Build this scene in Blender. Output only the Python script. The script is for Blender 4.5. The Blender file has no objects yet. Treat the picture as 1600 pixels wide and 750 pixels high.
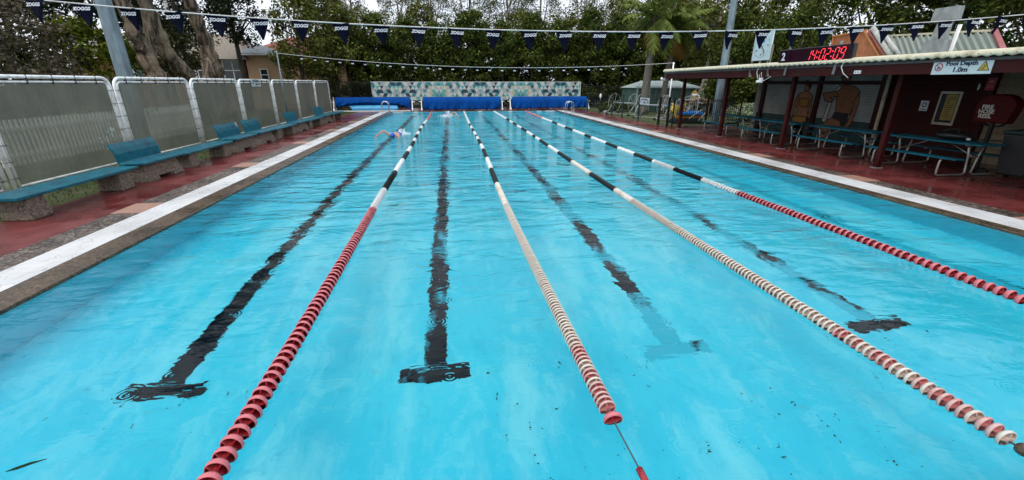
import bpy, math, random
import numpy as np
from mathutils import Vector, Matrix
R = math.radians
SC = bpy.context.scene
COL = SC.collection
random.seed(7)

# ------------------------------------------------------------------ helpers
def link(o, parent=None):
    COL.objects.link(o)
    if parent is not None:
        o.parent = parent
    return o

def tag(o, label=None, cat=None, group=None, kind=None):
    if label: o['label'] = label
    if cat: o['category'] = cat
    if group: o['group'] = group
    if kind: o['kind'] = kind
    return o

def thing(name, label, cat, loc=(0, 0, 0), rz=0.0, group=None):
    o = bpy.data.objects.new(name, None)
    o.empty_display_size = 0.2
    link(o)
    o.location = loc
    o.rotation_euler = (0, 0, rz)
    return tag(o, label, cat, group)

def copy_tree(o, parent=None):
    c = o.copy()
    COL.objects.link(c)
    if parent is not None:
        c.parent = parent
    for ch in list(o.children):
        copy_tree(ch, c)
    return c

class MB:
    """collects shapes and links them as one mesh object"""
    def __init__(s):
        s.v = []; s.f = []; s.m = []
    def add(s, vs, fs, mi=0):
        b = len(s.v)
        s.v += [tuple(p) for p in vs]
        s.f += [tuple(i + b for i in f) for f in fs]
        s.m += [mi] * len(fs)
        return s
    def box(s, x0, x1, y0, y1, z0, z1, mi=0):
        vs = [(x0, y0, z0), (x1, y0, z0), (x1, y1, z0), (x0, y1, z0), (x0, y0, z1), (x1, y0, z1), (x1, y1, z1), (x0, y1, z1)]
        fs = [(0, 3, 2, 1), (4, 5, 6, 7), (0, 1, 5, 4), (1, 2, 6, 5), (2, 3, 7, 6), (3, 0, 4, 7)]
        return s.add(vs, fs, mi)
    def cbox(s, c, size, M=None, mi=0):
        hx, hy, hz = size[0] / 2, size[1] / 2, size[2] / 2
        vs = [Vector((sx * hx, sy * hy, sz * hz)) for sz in (-1, 1) for sx, sy in ((-1, -1), (1, -1), (1, 1), (-1, 1))]
        vs = [(M @ v if M else v) + Vector(c) for v in vs]
        fs = [(0, 3, 2, 1), (4, 5, 6, 7), (0, 1, 5, 4), (1, 2, 6, 5), (2, 3, 7, 6), (3, 0, 4, 7)]
        return s.add(vs, fs, mi)
    def bar(s, a, b, w, h=None, mi=0):
        a = Vector(a); b = Vector(b); d = b - a; L = d.length
        M = d.to_track_quat('Y', 'Z').to_matrix()
        return s.cbox((a + b) / 2, (w, L, h or w), M, mi)
    def hexa(s, bot, top, mi=0):
        fs = [(0, 3, 2, 1), (4, 5, 6, 7), (0, 1, 5, 4), (1, 2, 6, 5), (2, 3, 7, 6), (3, 0, 4, 7)]
        return s.add(list(bot) + list(top), fs, mi)
    def tube(s, pts, r, seg=8, cap=True, mi=0, closed=False):
        P = [Vector(p) for p in pts]; n = len(P)
        rs = r if isinstance(r, (list, tuple)) else [r] * n
        up = None; vs = []
        for i in range(n):
            if closed:
                t = (P[(i + 1) % n] - P[i - 1])
            else:
                t = (P[min(i + 1, n - 1)] - P[max(i - 1, 0)])
            t.normalize()
            if up is None:
                up = Vector((0, 0, 1)) if abs(t.z) < 0.9 else Vector((1, 0, 0))
            a = t.cross(up)
            if a.length < 1e-6:
                a = t.cross(Vector((0, 1, 0)))
            a.normalize(); b = a.cross(t); b.normalize(); up = b
            for k in range(seg):
                th = 2 * math.pi * k / seg
                vs.append(P[i] + (a * math.cos(th) + b * math.sin(th)) * rs[i])
        fs = []
        for i in range(n if closed else n - 1):
            j = (i + 1) % n
            for k in range(seg):
                k2 = (k + 1) % seg
                fs.append((i * seg + k, i * seg + k2, j * seg + k2, j * seg + k))
        if cap and not closed:
            fs.append(tuple(range(seg))[::-1]); fs.append(tuple((n - 1) * seg + k for k in range(seg)))
        return s.add(vs, fs, mi)
    def prism(s, poly, M, t, mi=0):
        """2D polygon extruded along local z by t, then moved by matrix M"""
        n = len(poly)
        vs = [M @ Vector((x, y, 0)) for x, y in poly] + [M @ Vector((x, y, t)) for x, y in poly]
        fs = [tuple(range(n))[::-1], tuple(range(n, 2 * n))]
        for i in range(n):
            j = (i + 1) % n
            fs.append((i, j, n + j, n + i))
        return s.add(vs, fs, mi)
    def ball(s, c, r, seg=10, rings=6, mi=0):
        rx, ry, rz = r if isinstance(r, (tuple, list)) else (r, r, r)
        vs = [(c[0], c[1], c[2] + rz)]
        for i in range(1, rings):
            ph = math.pi * i / rings
            for k in range(seg):
                th = 2 * math.pi * k / seg
                vs.append((c[0] + rx * math.sin(ph) * math.cos(th), c[1] + ry * math.sin(ph) * math.sin(th), c[2] + rz * math.cos(ph)))
        vs.append((c[0], c[1], c[2] - rz))
        fs = [(0, 1 + k, 1 + (k + 1) % seg) for k in range(seg)]
        for i in range(rings - 2):
            for k in range(seg):
                a = 1 + i * seg + k; b = 1 + i * seg + (k + 1) % seg
                fs.append((a, a + seg, b + seg, b))
        L = len(vs) - 1; o = 1 + (rings - 2) * seg
        fs += [(L, o + (k + 1) % seg, o + k) for k in range(seg)]
        return s.add(vs, fs, mi)
    def mesh(s, name, mats, smooth=False):
        me = bpy.data.meshes.new(name)
        me.from_pydata([tuple(p) for p in s.v], [], s.f)
        if not isinstance(mats, (list, tuple)): mats = [mats]
        for m in mats: me.materials.append(m)
        if len(mats) > 1:
            me.polygons.foreach_set('material_index', s.m)
        if smooth:
            me.polygons.foreach_set('use_smooth', [True] * len(me.polygons))
        me.update()
        return me
    def build(s, name, mats, parent=None, smooth=False, bevel=0, loc=None, auto=None):
        me = s.mesh(name, mats, smooth)
        o = link(bpy.data.objects.new(name, me), parent)
        if loc: o.location = loc
        if bevel:
            b = o.modifiers.new('Bevel', 'BEVEL'); b.width = bevel; b.segments = 2; b.limit_method = 'ANGLE'; b.angle_limit = R(35)
        if auto:
            me.shade_smooth() if hasattr(me, 'shade_smooth') else None
            me.set_sharp_from_angle(angle=R(auto))
        return o

# ------------------------------------------------------------------ materials
def srgb(h):
    h = h.lstrip('#')
    out = []
    for i in (0, 2, 4):
        c = int(h[i:i + 2], 16) / 255
        out.append(c / 12.92 if c <= 0.04045 else ((c + 0.055) / 1.055) ** 2.4)
    return tuple(out)

def newmat(name):
    m = bpy.data.materials.new(name); m.use_nodes = True
    nt = m.node_tree
    b = nt.nodes.get('Principled BSDF')
    return m, nt, b

def N(nt, t, **kw):
    n = nt.nodes.new(t)
    for k, v in kw.items():
        if k in n.inputs: n.inputs[k].default_value = v
        else: setattr(n, k, v)
    return n

def coords(nt, scale=(1, 1, 1), kind='Object', rot=(0, 0, 0)):
    tc = nt.nodes.new('ShaderNodeTexCoord'); mp = nt.nodes.new('ShaderNodeMapping')
    mp.inputs['Scale'].default_value = scale; mp.inputs['Rotation'].default_value = rot
    nt.links.new(tc.outputs[kind], mp.inputs['Vector'])
    return mp.outputs['Vector']

def noise(nt, vec, scale, detail=4, rough=0.55, dist=0.0):
    n = nt.nodes.new('ShaderNodeTexNoise')
    n.inputs['Scale'].default_value = scale; n.inputs['Detail'].default_value = detail
    n.inputs['Roughness'].default_value = rough; n.inputs['Distortion'].default_value = dist
    nt.links.new(vec, n.inputs['Vector'])
    return n.outputs['Fac']

def ramp(nt, fac, stops):
    r = nt.nodes.new('ShaderNodeValToRGB')
    e = r.color_ramp.elements
    while len(e) < len(stops): e.new(0.5)
    for i, (p, c) in enumerate(stops):
        e[i].position = p
        if not isinstance(c, (tuple, list)): c = (c, c, c)
        e[i].color = (c[0], c[1], c[2], 1)
    nt.links.new(fac, r.inputs['Fac'])
    return r.outputs['Color']

def math_(nt, op, a, b=None, c=None):
    n = nt.nodes.new('ShaderNodeMath'); n.operation = op
    for i, x in enumerate((a, b, c)):
        if x is None: continue
        if isinstance(x, (int, float)): n.inputs[i].default_value = x
        else: nt.links.new(x, n.inputs[i])
    return n.outputs[0]

def mixc(nt, fac, a, b, mode='MIX'):
    n = nt.nodes.new('ShaderNodeMix'); n.data_type = 'RGBA'; n.blend_type = mode
    if isinstance(fac, (int, float)): n.inputs[0].default_value = fac
    else: nt.links.new(fac, n.inputs[0])
    for i, x in ((6, a), (7, b)):
        if isinstance(x, (tuple, list)): n.inputs[i].default_value = (x[0], x[1], x[2], 1)
        else: nt.links.new(x, n.inputs[i])
    return n.outputs[2]

def bump(nt, height, dist, strength=1.0):
    n = nt.nodes.new('ShaderNodeBump'); n.inputs['Distance'].default_value = dist; n.inputs['Strength'].default_value = strength
    nt.links.new(height, n.inputs['Height'])
    return n.outputs['Normal']

def simple(name, col, rough=0.5, var=0.25, scale=6.0, metal=0.0, bmp=0.0, bscale=40.0, dirt=None, dscale=2.0, spec=0.5, stretch=(1, 1, 1), kind='Object', rvar=0.1):
    """painted or raw surface with mottling, grime patches and fine bump"""
    m, nt, b = newmat(name)
    if isinstance(col, str): col = srgb(col)
    v = coords(nt, stretch, kind)
    n1 = noise(nt, v, scale, 5, 0.6)
    lo = tuple(c * (1 - var) for c in col); hi = tuple(min(1, c * (1 + var)) for c in col)
    c = ramp(nt, n1, [(0.3, lo), (0.7, hi)])
    if dirt:
        if isinstance(dirt, str): dirt = srgb(dirt)
        n2 = noise(nt, v, dscale, 6, 0.65)
        f = ramp(nt, n2, [(0.5, 0.0), (0.68, 1.0)])
        c = mixc(nt, f, c, dirt)
    nt.links.new(c, b.inputs['Base Color'])
    b.inputs['Metallic'].default_value = metal
    b.inputs['Specular IOR Level'].default_value = spec
    rr = ramp(nt, n1, [(0.3, max(0.02, rough - rvar)), (0.7, min(1, rough + rvar))])
    nt.links.new(rr, b.inputs['Roughness'])
    if bmp:
        n3 = noise(nt, v, bscale, 4, 0.6)
        nt.links.new(bump(nt, n3, bmp), b.inputs['Normal'])
    return m

M = {}
M['white_tube'] = simple('white_tube_paint', (0.92, 0.93, 0.93), 0.35, 0.06, 3, dirt=(0.6, 0.6, 0.57), dscale=5)
M['dull_tube'] = simple('dull_white_tube', (0.38, 0.4, 0.38), 0.5, 0.15, 5)
M['white'] = simple('white_paint', (0.75, 0.77, 0.78), 0.45, 0.06, 3)
M['chrome'] = simple('stainless_steel', (0.6, 0.62, 0.64), 0.22, 0.1, 8, metal=1.0)
M['galv'] = simple('galvanised_steel', (0.18, 0.24, 0.28), 0.55, 0.35, 5, metal=0.3, stretch=(1, 1, .35), bmp=.002, bscale=20)
M['blue_slat'] = simple('blue_bench_paint', (0.003, 0.115, 0.165), 0.38, 0.2, 5, dirt=(0.008, 0.05, 0.08), dscale=3, rvar=.12, bmp=.001, bscale=60, spec=.3)
M['black'] = simple('black_paint', (0.012, 0.012, 0.013), 0.45, 0.3, 5)
M['dark_green'] = simple('dark_green_paint', (0.01, 0.03, 0.025), 0.5, 0.3, 5)
M['maroon'] = simple('maroon_paint', (0.042, 0.005, 0.004), 0.5, 0.25, 4, dirt=(0.025, 0.005, 0.006), dscale=2, bmp=.001, spec=.2)
M['cream'] = simple('cream_metal', (0.62, 0.58, 0.42), 0.45, 0.1, 3, dirt=(0.4, 0.36, 0.24), dscale=3)
M['grey_metal'] = simple('grey_sheet_metal', (0.26, 0.29, 0.31), 0.45, 0.2, 4, metal=0.3, dirt=(0.17, 0.19, 0.2), dscale=3)
M['screw'] = simple('rusty_screw', (0.16, 0.09, 0.06), 0.6)
M['cable'] = simple('white_cable', (0.55, 0.56, 0.55), 0.5)
M['steel_cable'] = simple('steel_cable', (0.04, 0.07, 0.08), 0.5)
M['red_plastic'] = simple('faded_red_plastic', (0.3, 0.014, 0.022), 0.25, 0.18, 14, dirt=(0.3, 0.05, 0.05), dscale=9)
M['pink_red'] = simple('pink_float_plastic', (0.62, 0.17, 0.19), 0.28, 0.15, 14)
M['white_float'] = simple('white_float_plastic', (0.72, 0.74, 0.74), 0.4, 0.08, 14)
M['cream_float'] = simple('cream_float_plastic', (0.68, 0.64, 0.56), 0.4, 0.12, 14, dirt=(0.56, 0.44, 0.37), dscale=5)
M['black_float'] = simple('black_float_plastic', (0.008, 0.009, 0.011), 0.5, 0.2, 14, spec=.2)
M['rusty_inner'] = simple('stained_inner_plastic', (0.54, 0.43, 0.36), 0.5, 0.25, 14, dirt=(.42,.2,.17), dscale=2.2)
M['red_stain'] = simple('red_stained_inner_plastic', (0.5, 0.2, 0.18), 0.4, 0.25, 12, dirt=(.5,.1,.11), dscale=6)
M['reddish_cream'] = simple('red_stained_float_plastic', (0.62, 0.42, 0.38), 0.4, 0.2, 9, dirt=(.5,.14,.14), dscale=8)
M['navy'] = simple('navy_flag_cloth', (0.0025, 0.004, 0.016), 0.8, 0.2, 12, spec=.1)
M['letter_white'] = simple('white_lettering', (0.62, 0.65, 0.7), 0.6, 0.05, 5)
M['letter_dark'] = simple('dark_lettering', (0.012, 0.016, 0.05), 0.5, 0.1, 5)
M['sign_white'] = simple('white_sign_plate', (0.5, 0.6, 0.62), 0.35, 0.06, 4)
M['sign_red'] = simple('sign_red', (0.35, 0.02, 0.04), 0.4)
M['sign_yellow'] = simple('sign_yellow', (0.5, 0.36, 0.04), 0.4, .1)
M['cover_blue'] = simple('blue_cover_cloth', (0.003, 0.055, 0.25), 0.7, 0.25, 2.0, bmp=.012, bscale=3, stretch=(1, 1, .5), spec=.05)
M['bubble_blue'] = simple('pale_blue_bubble_cover', (0.06, 0.33, 0.6), 0.4, 0.15, 3.0, bmp=.006, bscale=6)
M['skin'] = simple('skin', (0.5, 0.26, 0.19), 0.4, 0.08, 10)
M['swim_blue'] = simple('blue_swim_cap', (0.01, 0.1, 0.55), 0.4)
M['foam'] = simple('white_water_foam', (0.8, 0.86, 0.88), 0.4, .05)
M['yellow'] = simple('faded_yellow_plastic', (0.45, 0.34, 0.07), 0.5, .2)
M['float_blue'] = simple('bright_blue_foam', (0.015, 0.18, 0.55), 0.5)
M['float_orange'] = simple('orange_foam', (0.5, 0.2, 0.03), 0.5)

def aggregate(name, cols, scale=60, rough=0.4, b=0.004):
    m, nt, bs = newmat(name)
    v = coords(nt)
    vo = nt.nodes.new('ShaderNodeTexVoronoi'); vo.inputs['Scale'].default_value = scale
    nt.links.new(v, vo.inputs['Vector'])
    sep = nt.nodes.new('ShaderNodeSeparateColor'); nt.links.new(vo.outputs['Color'], sep.inputs[0])
    c = ramp(nt, sep.outputs[0], [(i / (len(cols) - 1), x) for i, x in enumerate(cols)])
    n = noise(nt, v, 1.3, 5, .65)
    c = mixc(nt, 1.0, c, ramp(nt, n, [(.3, .55), (.7, 1.25)]), 'MULTIPLY')
    nt.links.new(c, bs.inputs['Base Color'])
    nt.links.new(ramp(nt, n, [(.35, rough - .2), (.65, rough + .2)]), bs.inputs['Roughness'])
    nt.links.new(bump(nt, vo.outputs['Distance'], b), bs.inputs['Normal'])
    return m
M['agg_dark'] = aggregate('dark_exposed_aggregate', [(.02, .017, .016), (.11, .08, .065), (.035, .03, .03), (.26, .2, .16), (.05, .04, .035)], 30, .45)
M['agg_brown'] = aggregate('brown_exposed_aggregate', [(.025, .016, .009), (.1, .065, .035), (.045, .03, .018), (.15, .1, .06), (.06, .038, .022)], 40, .3)
M['plinth'] = aggregate('pebbled_concrete', [(.05, .045, .035), (.22, .17, .13), (.1, .085, .07), (.3, .22, .16)], 35, .65, .008)

def red_deck():
    m, nt, b = newmat('red_painted_wet_concrete')
    v = coords(nt); vs = coords(nt, (1.2, .45, 1))
    n1 = noise(nt, v, .9, 6, .65); n2 = noise(nt, vs, 3.2, 6, .7, .6); n3 = noise(nt, v, 14, 5, .7)
    c = ramp(nt, n1, [(.32, (.085, .015, .015)), (.68, (.175, .032, .031))])
    c = mixc(nt, ramp(nt, n2, [(.56, 0.0), (.66, .75)]), c, (.05, .02, .022))
    c = mixc(nt, ramp(nt, n2, [(.34, .45), (.42, 0.0)]), c, (.23, .08, .075))
    c = mixc(nt, ramp(nt, n3, [(.66, 0.0), (.76, .5)]), c, (.28, .15, .14))
    nt.links.new(c, b.inputs['Base Color'])
    nt.links.new(ramp(nt, n1, [(.38, .09), (.62, .5)]), b.inputs['Roughness'])
    nt.links.new(bump(nt, n3, .0015), b.inputs['Normal'])
    return m
M['deck'] = red_deck()

def stripe():
    m, nt, b = newmat('worn_white_painted_tile')
    v = coords(nt)
    br = nt.nodes.new('ShaderNodeTexBrick')
    br.inputs['Scale'].default_value = 1.0; br.offset = 0.0
    br.inputs['Brick Width'].default_value = .15; br.inputs['Row Height'].default_value = .15
    br.inputs['Mortar Size'].default_value = .003
    br.inputs['Color1'].default_value = (.68, .68, .68, 1); br.inputs['Color2'].default_value = (.62, .63, .64, 1)
    br.inputs['Mortar'].default_value = (.5, .5, .5, 1)
    nt.links.new(v, br.inputs['Vector'])
    n = noise(nt, v, 5, 7, .72); n2 = noise(nt, v, .8, 4, .6)
    f = math_(nt, 'MULTIPLY', ramp(nt, n, [(.6, 0.0), (.68, .8)]), ramp(nt, n2, [(.4, .1), (.65, 1.0)]))
    c = mixc(nt, f, br.outputs['Color'], (.3, .28, .26))
    vo = nt.nodes.new('ShaderNodeTexVoronoi'); vo.feature = 'DISTANCE_TO_EDGE'; vo.inputs['Scale'].default_value = 1.6
    vv = nt.nodes.new('ShaderNodeVectorMath'); vv.operation = 'ADD'
    nn = nt.nodes.new('ShaderNodeTexNoise'); nn.inputs['Scale'].default_value = 3; nt.links.new(v, nn.inputs['Vector'])
    nt.links.new(v, vv.inputs[0]); nt.links.new(nn.outputs['Color'], vv.inputs[1]); nt.links.new(vv.outputs[0], vo.inputs['Vector'])
    c = mixc(nt, ramp(nt, vo.outputs['Distance'], [(.004, .55), (.012, 0.0)]), c, (.2, .2, .2))
    nt.links.new(c, b.inputs['Base Color'])
    nt.links.new(ramp(nt, n2, [(.4, .2), (.6, .5)]), b.inputs['Roughness'])
    return m
M['stripe'] = stripe()
M['beige_tile'] = simple('pinkish_tile', (.36, .2, .15), .45, .15, 10, bmp=.001)
M['grass'] = simple('grass_ground', (.05, .075, .018), .9, .5, 3, dirt=(.12, .1, .05), dscale=1.2, bmp=.03, bscale=25)

def pool_paint():
    m, nt, b = newmat('pool_blue_paint')
    v = coords(nt)
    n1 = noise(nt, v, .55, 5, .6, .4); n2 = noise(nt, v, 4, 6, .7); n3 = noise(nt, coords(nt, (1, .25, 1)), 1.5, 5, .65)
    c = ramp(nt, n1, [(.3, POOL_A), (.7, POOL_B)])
    c = mixc(nt, ramp(nt, n3, [(.5, 0.0), (.68, .8)]), c, POOL_C)  # pale streaks: partly floor wear, partly sky reflections painted into the colour
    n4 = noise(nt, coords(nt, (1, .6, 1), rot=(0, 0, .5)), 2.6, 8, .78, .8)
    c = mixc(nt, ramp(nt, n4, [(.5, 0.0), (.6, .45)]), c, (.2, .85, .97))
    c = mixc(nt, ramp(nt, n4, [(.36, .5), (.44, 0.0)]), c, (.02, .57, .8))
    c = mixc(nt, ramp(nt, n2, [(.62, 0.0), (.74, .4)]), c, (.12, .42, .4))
    nt.links.new(c, b.inputs['Base Color'])
    b.inputs['Roughness'].default_value = .8
    b.inputs['Specular IOR Level'].default_value = .1
    return m
POOL_A = (.028, .64, .87); POOL_B = (.055, .76, .95); POOL_C = (.23, .86, .97)
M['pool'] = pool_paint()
def painted_glare_line(name, p):
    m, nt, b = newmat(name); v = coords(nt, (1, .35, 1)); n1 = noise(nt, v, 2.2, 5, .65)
    c = mixc(nt, ramp(nt, n1, [(p - .04, 1.0), (p + .04, 0.0)]), (.035, .54, .72), (.004, .012, .018))  # pool-blue gaps are sky reflections painted into the line colour
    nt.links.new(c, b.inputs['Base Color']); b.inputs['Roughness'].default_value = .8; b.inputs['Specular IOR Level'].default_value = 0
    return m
M['pool_side'] = simple('pool_side_paint', (.14, .8, .97), .7, .06, 2, spec=.1)
M['lane_black'] = [painted_glare_line('black_line', .72), painted_glare_line('slight_painted_glare_line', .57), painted_glare_line('painted_glare_line', .5), painted_glare_line('heavy_painted_glare_line', .43), painted_glare_line('mostly_painted_glare_line', .40)]  # steps in how much painted sky reflection breaks up each black line

def water_mat():
    m = bpy.data.materials.new('pool_water'); m.use_nodes = True
    nt = m.node_tree; nt.nodes.clear()
    out = nt.nodes.new('ShaderNodeOutputMaterial')
    tc = nt.nodes.new('ShaderNodeTexCoord'); P = tc.outputs['Object']
    def sc(x, y, rot=0):
        mp = nt.nodes.new('ShaderNodeMapping'); mp.inputs['Scale'].default_value = (x, y, 1); mp.inputs['Rotation'].default_value = (0, 0, rot)
        nt.links.new(P, mp.inputs['Vector']); return mp.outputs['Vector']
    patch = noise(nt, sc(1, 1), .35, 3, .5)
    pm = ramp(nt, patch, [(.35, .35), (.65, 1.0)])
    sep = nt.nodes.new('ShaderNodeSeparateXYZ'); nt.links.new(P, sep.inputs[0])
    far = nt.nodes.new('ShaderNodeMapRange'); far.inputs[1].default_value = 3; far.inputs[2].default_value = 12
    far.inputs[3].default_value = .28; far.inputs[4].default_value = 1.0
    nt.links.new(sep.outputs['Y'], far.inputs[0])
    a = math_(nt, 'MULTIPLY', math_(nt, 'SUBTRACT', noise(nt, sc(.35, 1.0, .12), 1.1, 2, .5), .5), W_SWELL)
    b_ = math_(nt, 'MULTIPLY', math_(nt, 'SUBTRACT', noise(nt, sc(.5, 1.0, -.2), 3.4, 3, .55, .4), .5), W_MID)
    c_ = math_(nt, 'MULTIPLY', math_(nt, 'SUBTRACT', noise(nt, sc(.8, 1.0), 13, 3, .6), .5), W_FINE)
    h = math_(nt, 'ADD', a, math_(nt, 'ADD', b_, c_))
    h = math_(nt, 'MULTIPLY', h, math_(nt, 'MULTIPLY', pm, far.outputs[0]))
    # rain drop rings
    for s_, off in ((.9, 0.0), (1.5, 7.3)):
        mp = nt.nodes.new('ShaderNodeMapping'); mp.inputs['Location'].default_value = (off, off * .6, 0); nt.links.new(P, mp.inputs['Vector'])
        vo = nt.nodes.new('ShaderNodeTexVoronoi'); vo.voronoi_dimensions = '2D'; vo.inputs['Scale'].default_value = s_; vo.inputs['Randomness'].default_value = 1
        nt.links.new(mp.outputs[0], vo.inputs['Vector'])
        d = math_(nt, 'DIVIDE', vo.outputs['Distance'], s_)
        sp = nt.nodes.new('ShaderNodeSeparateColor'); nt.links.new(vo.outputs['Color'], sp.inputs[0])
        on = math_(nt, 'GREATER_THAN', sp.outputs[0], .55)
        rad = math_(nt, 'ADD', math_(nt, 'MULTIPLY', sp.outputs[1], .10), .07)
        fall = math_(nt, 'SUBTRACT', 1.0, math_(nt, 'MINIMUM', math_(nt, 'DIVIDE', d, rad), 1.0))
        wv = math_(nt, 'MULTIPLY', math_(nt, 'SINE', math_(nt, 'MULTIPLY', d, 190.0)), math_(nt, 'MULTIPLY', fall, on))
        h = math_(nt, 'ADD', h, math_(nt, 'MULTIPLY', wv, .001))
    nrm = bump(nt, h, 1.0)
    rf = nt.nodes.new('ShaderNodeBsdfRefraction'); rf.inputs['IOR'].default_value = 1.33; rf.inputs['Roughness'].default_value = 0.0
    rf.inputs['Color'].default_value = (.97, .99, 1, 1)
    gl = nt.nodes.new('ShaderNodeBsdfGlossy'); gl.inputs['Roughness'].default_value = .07
    fr = nt.nodes.new('ShaderNodeFresnel'); fr.inputs['IOR'].default_value = W_IOR
    for n_ in (rf, gl, fr): nt.links.new(nrm, n_.inputs['Normal'])
    mx = nt.nodes.new('ShaderNodeMixShader')
    nt.links.new(fr.outputs[0], mx.inputs[0]); nt.links.new(rf.outputs[0], mx.inputs[1]); nt.links.new(gl.outputs[0], mx.inputs[2])
    nt.links.new(mx.outputs[0], out.inputs['Surface'])
    return m
W_SWELL = .2; W_MID = .13; W_FINE = .007; W_IOR = 1.26
M['water'] = water_mat()

def sheet_mat():
    m, nt, b = newmat('weathered_translucent_sheet')
    v = coords(nt)
    n1 = noise(nt, v, 1.2, 5, .65); n2 = noise(nt, coords(nt, (1, 1, .15)), 5, 4, .6)
    c = ramp(nt, n1, [(.3, (.14, .15, .125)), (.7, (.22, .225, .19))])
    c = mixc(nt, ramp(nt, n2, [(.5, 0.0), (.75, .5)]), c, (.2, .2, .16))
    nt.links.new(c, b.inputs['Base Color']); b.inputs['Roughness'].default_value = .5
    tr = nt.nodes.new('ShaderNodeBsdfTransparent'); tr.inputs[0].default_value = (.75, .78, .7, 1)
    tl = nt.nodes.new('ShaderNodeBsdfTranslucent'); nt.links.new(c, tl.inputs[0])
    m1 = nt.nodes.new('ShaderNodeMixShader'); m1.inputs[0].default_value = .35
    m2 = nt.nodes.new('ShaderNodeMixShader'); m2.inputs[0].default_value = .22
    out = nt.nodes['Material Output']
    nt.links.new(b.outputs[0], m1.inputs[1]); nt.links.new(tl.outputs[0], m1.inputs[2])
    nt.links.new(m1.outputs[0], m2.inputs[1]); nt.links.new(tr.outputs[0], m2.inputs[2])
    nt.links.new(m2.outputs[0], out.inputs['Surface'])
    return m
M['sheet'] = sheet_mat()

def leaf_mat(name, a, b_, c_=None, trans=.25):
    m, nt, b = newmat(name)
    g = nt.nodes.new('ShaderNodeNewGeometry')
    v = coords(nt); n1 = noise(nt, v, .45, 3, .6)
    c = ramp(nt, g.outputs['Random Per Island'], [(0.0, a), (.75, b_), (1.0, c_ or b_)])
    c = mixc(nt, 1.0, c, ramp(nt, n1, [(.3, .55), (.7, 1.45)]), 'MULTIPLY')
    nt.links.new(c, b.inputs['Base Color']); b.inputs['Roughness'].default_value = .6
    b.inputs['Specular IOR Level'].default_value = .12
    tl = nt.nodes.new('ShaderNodeBsdfTranslucent'); nt.links.new(c, tl.inputs[0])
    mx = nt.nodes.new('ShaderNodeMixShader'); mx.inputs[0].default_value = trans
    out = nt.nodes['Material Output']
    nt.links.new(b.outputs[0], mx.inputs[1]); nt.links.new(tl.outputs[0], mx.inputs[2]); nt.links.new(mx.outputs[0], out.inputs['Surface'])
    return m
M['leaf_hedge'] = leaf_mat('dark_glossy_foliage', (.018, .035, .005), (.06, .085, .013), (.19, .21, .04))
M['leaf_gum'] = leaf_mat('gum_foliage', (.045, .055, .022), (.11, .12, .05), (.22, .22, .11))
M['leaf_dark'] = leaf_mat('very_dark_foliage', (.008, .014, .005), (.02, .03, .009), (.04, .055, .015))
M['leaf_bright'] = leaf_mat('fresh_green_foliage', (.05, .08, .006), (.13, .165, .012), (.24, .25, .03))
M['leaf_mauve'] = leaf_mat('pinkish_brown_foliage', (.045, .045, .02), (.1, .085, .05), (.28, .2, .2))
M['leaf_palm'] = leaf_mat('palm_foliage', (.05, .085, .015), (.12, .16, .03), (.22, .24, .06))
M['leaf_dead'] = leaf_mat('dry_palm_foliage', (.2, .1, .02), (.36, .2, .04), (.3, .2, .08))
M['leaf_olive'] = leaf_mat('olive_foliage', (.045, .06, .01), (.12, .135, .026), (.26, .26, .07))

def bark(name, a, b_, sc=3, z=.25):
    m, nt, b = newmat(name)
    v = coords(nt, (1, 1, z)); n1 = noise(nt, v, sc, 7, .7, 1.2); n2 = noise(nt, v, sc * 5, 5, .7)
    c = mixc(nt, ramp(nt, n2, [(.3, 0.0), (.7, .5)]), ramp(nt, n1, [(.41, a), (.57, b_)]), tuple(x * .5 for x in a))
    nt.links.new(c, b.inputs['Base Color']); b.inputs['Roughness'].default_value = .85
    nt.links.new(bump(nt, n1, .09), b.inputs['Normal'])
    return m
M['bark_paper'] = bark('papery_bark', (.04, .028, .02), (.42, .32, .22), 3.6, .2)
M['bark_gum'] = bark('pale_gum_bark', (.13, .11, .085), (.42, .38, .31), 1.5)
M['bark_dark'] = bark('dark_bark', (.03, .025, .02), (.1, .085, .06), 3)
M['bark_palm'] = bark('palm_bark', (.1, .09, .075), (.26, .24, .2), 7, 3.0)

def brick(name, c1, c2, mortar, w=.24, h=.086, rotx=True, rough=.8):
    m, nt, b = newmat(name)
    tc = nt.nodes.new('ShaderNodeTexCoord'); s = nt.nodes.new('ShaderNodeSeparateXYZ'); cb = nt.nodes.new('ShaderNodeCombineXYZ')
    nt.links.new(tc.outputs['Object'], s.inputs[0])
    nt.links.new(math_(nt, 'ADD', s.outputs[0], s.outputs[1]), cb.inputs[0]); nt.links.new(s.outputs[2], cb.inputs[1])
    br = nt.nodes.new('ShaderNodeTexBrick'); br.inputs['Scale'].default_value = 1
    br.inputs['Brick Width'].default_value = w; br.inputs['Row Height'].default_value = h; br.inputs['Mortar Size'].default_value = .006
    br.inputs['Color1'].default_value = (*c1, 1); br.inputs['Color2'].default_value = (*c2, 1); br.inputs['Mortar'].default_value = (*mortar, 1)
    nt.links.new(cb.outputs[0], br.inputs['Vector'])
    n = noise(nt, tc.outputs['Object'], 2, 5, .6)
    c = mixc(nt, 1.0, br.outputs['Color'], ramp(nt, n, [(.3, .75), (.7, 1.15)]), 'MULTIPLY')
    nt.links.new(c, b.inputs['Base Color']); b.inputs['Roughness'].default_value = rough
    nt.links.new(bump(nt, br.outputs['Fac'], -.006), b.inputs['Normal'])
    return m
M['brick_white'] = brick('white_painted_brick', (.4, .41, .38), (.34, .35, .33), (.2, .2, .19))
M['brick_green'] = brick('green_painted_brick', (.035, .075, .065), (.03, .06, .055), (.015, .03, .028))
M['brick_orange'] = brick('orange_brick', (.36, .13, .06), (.28, .1, .05), (.2, .13, .09))
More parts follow.
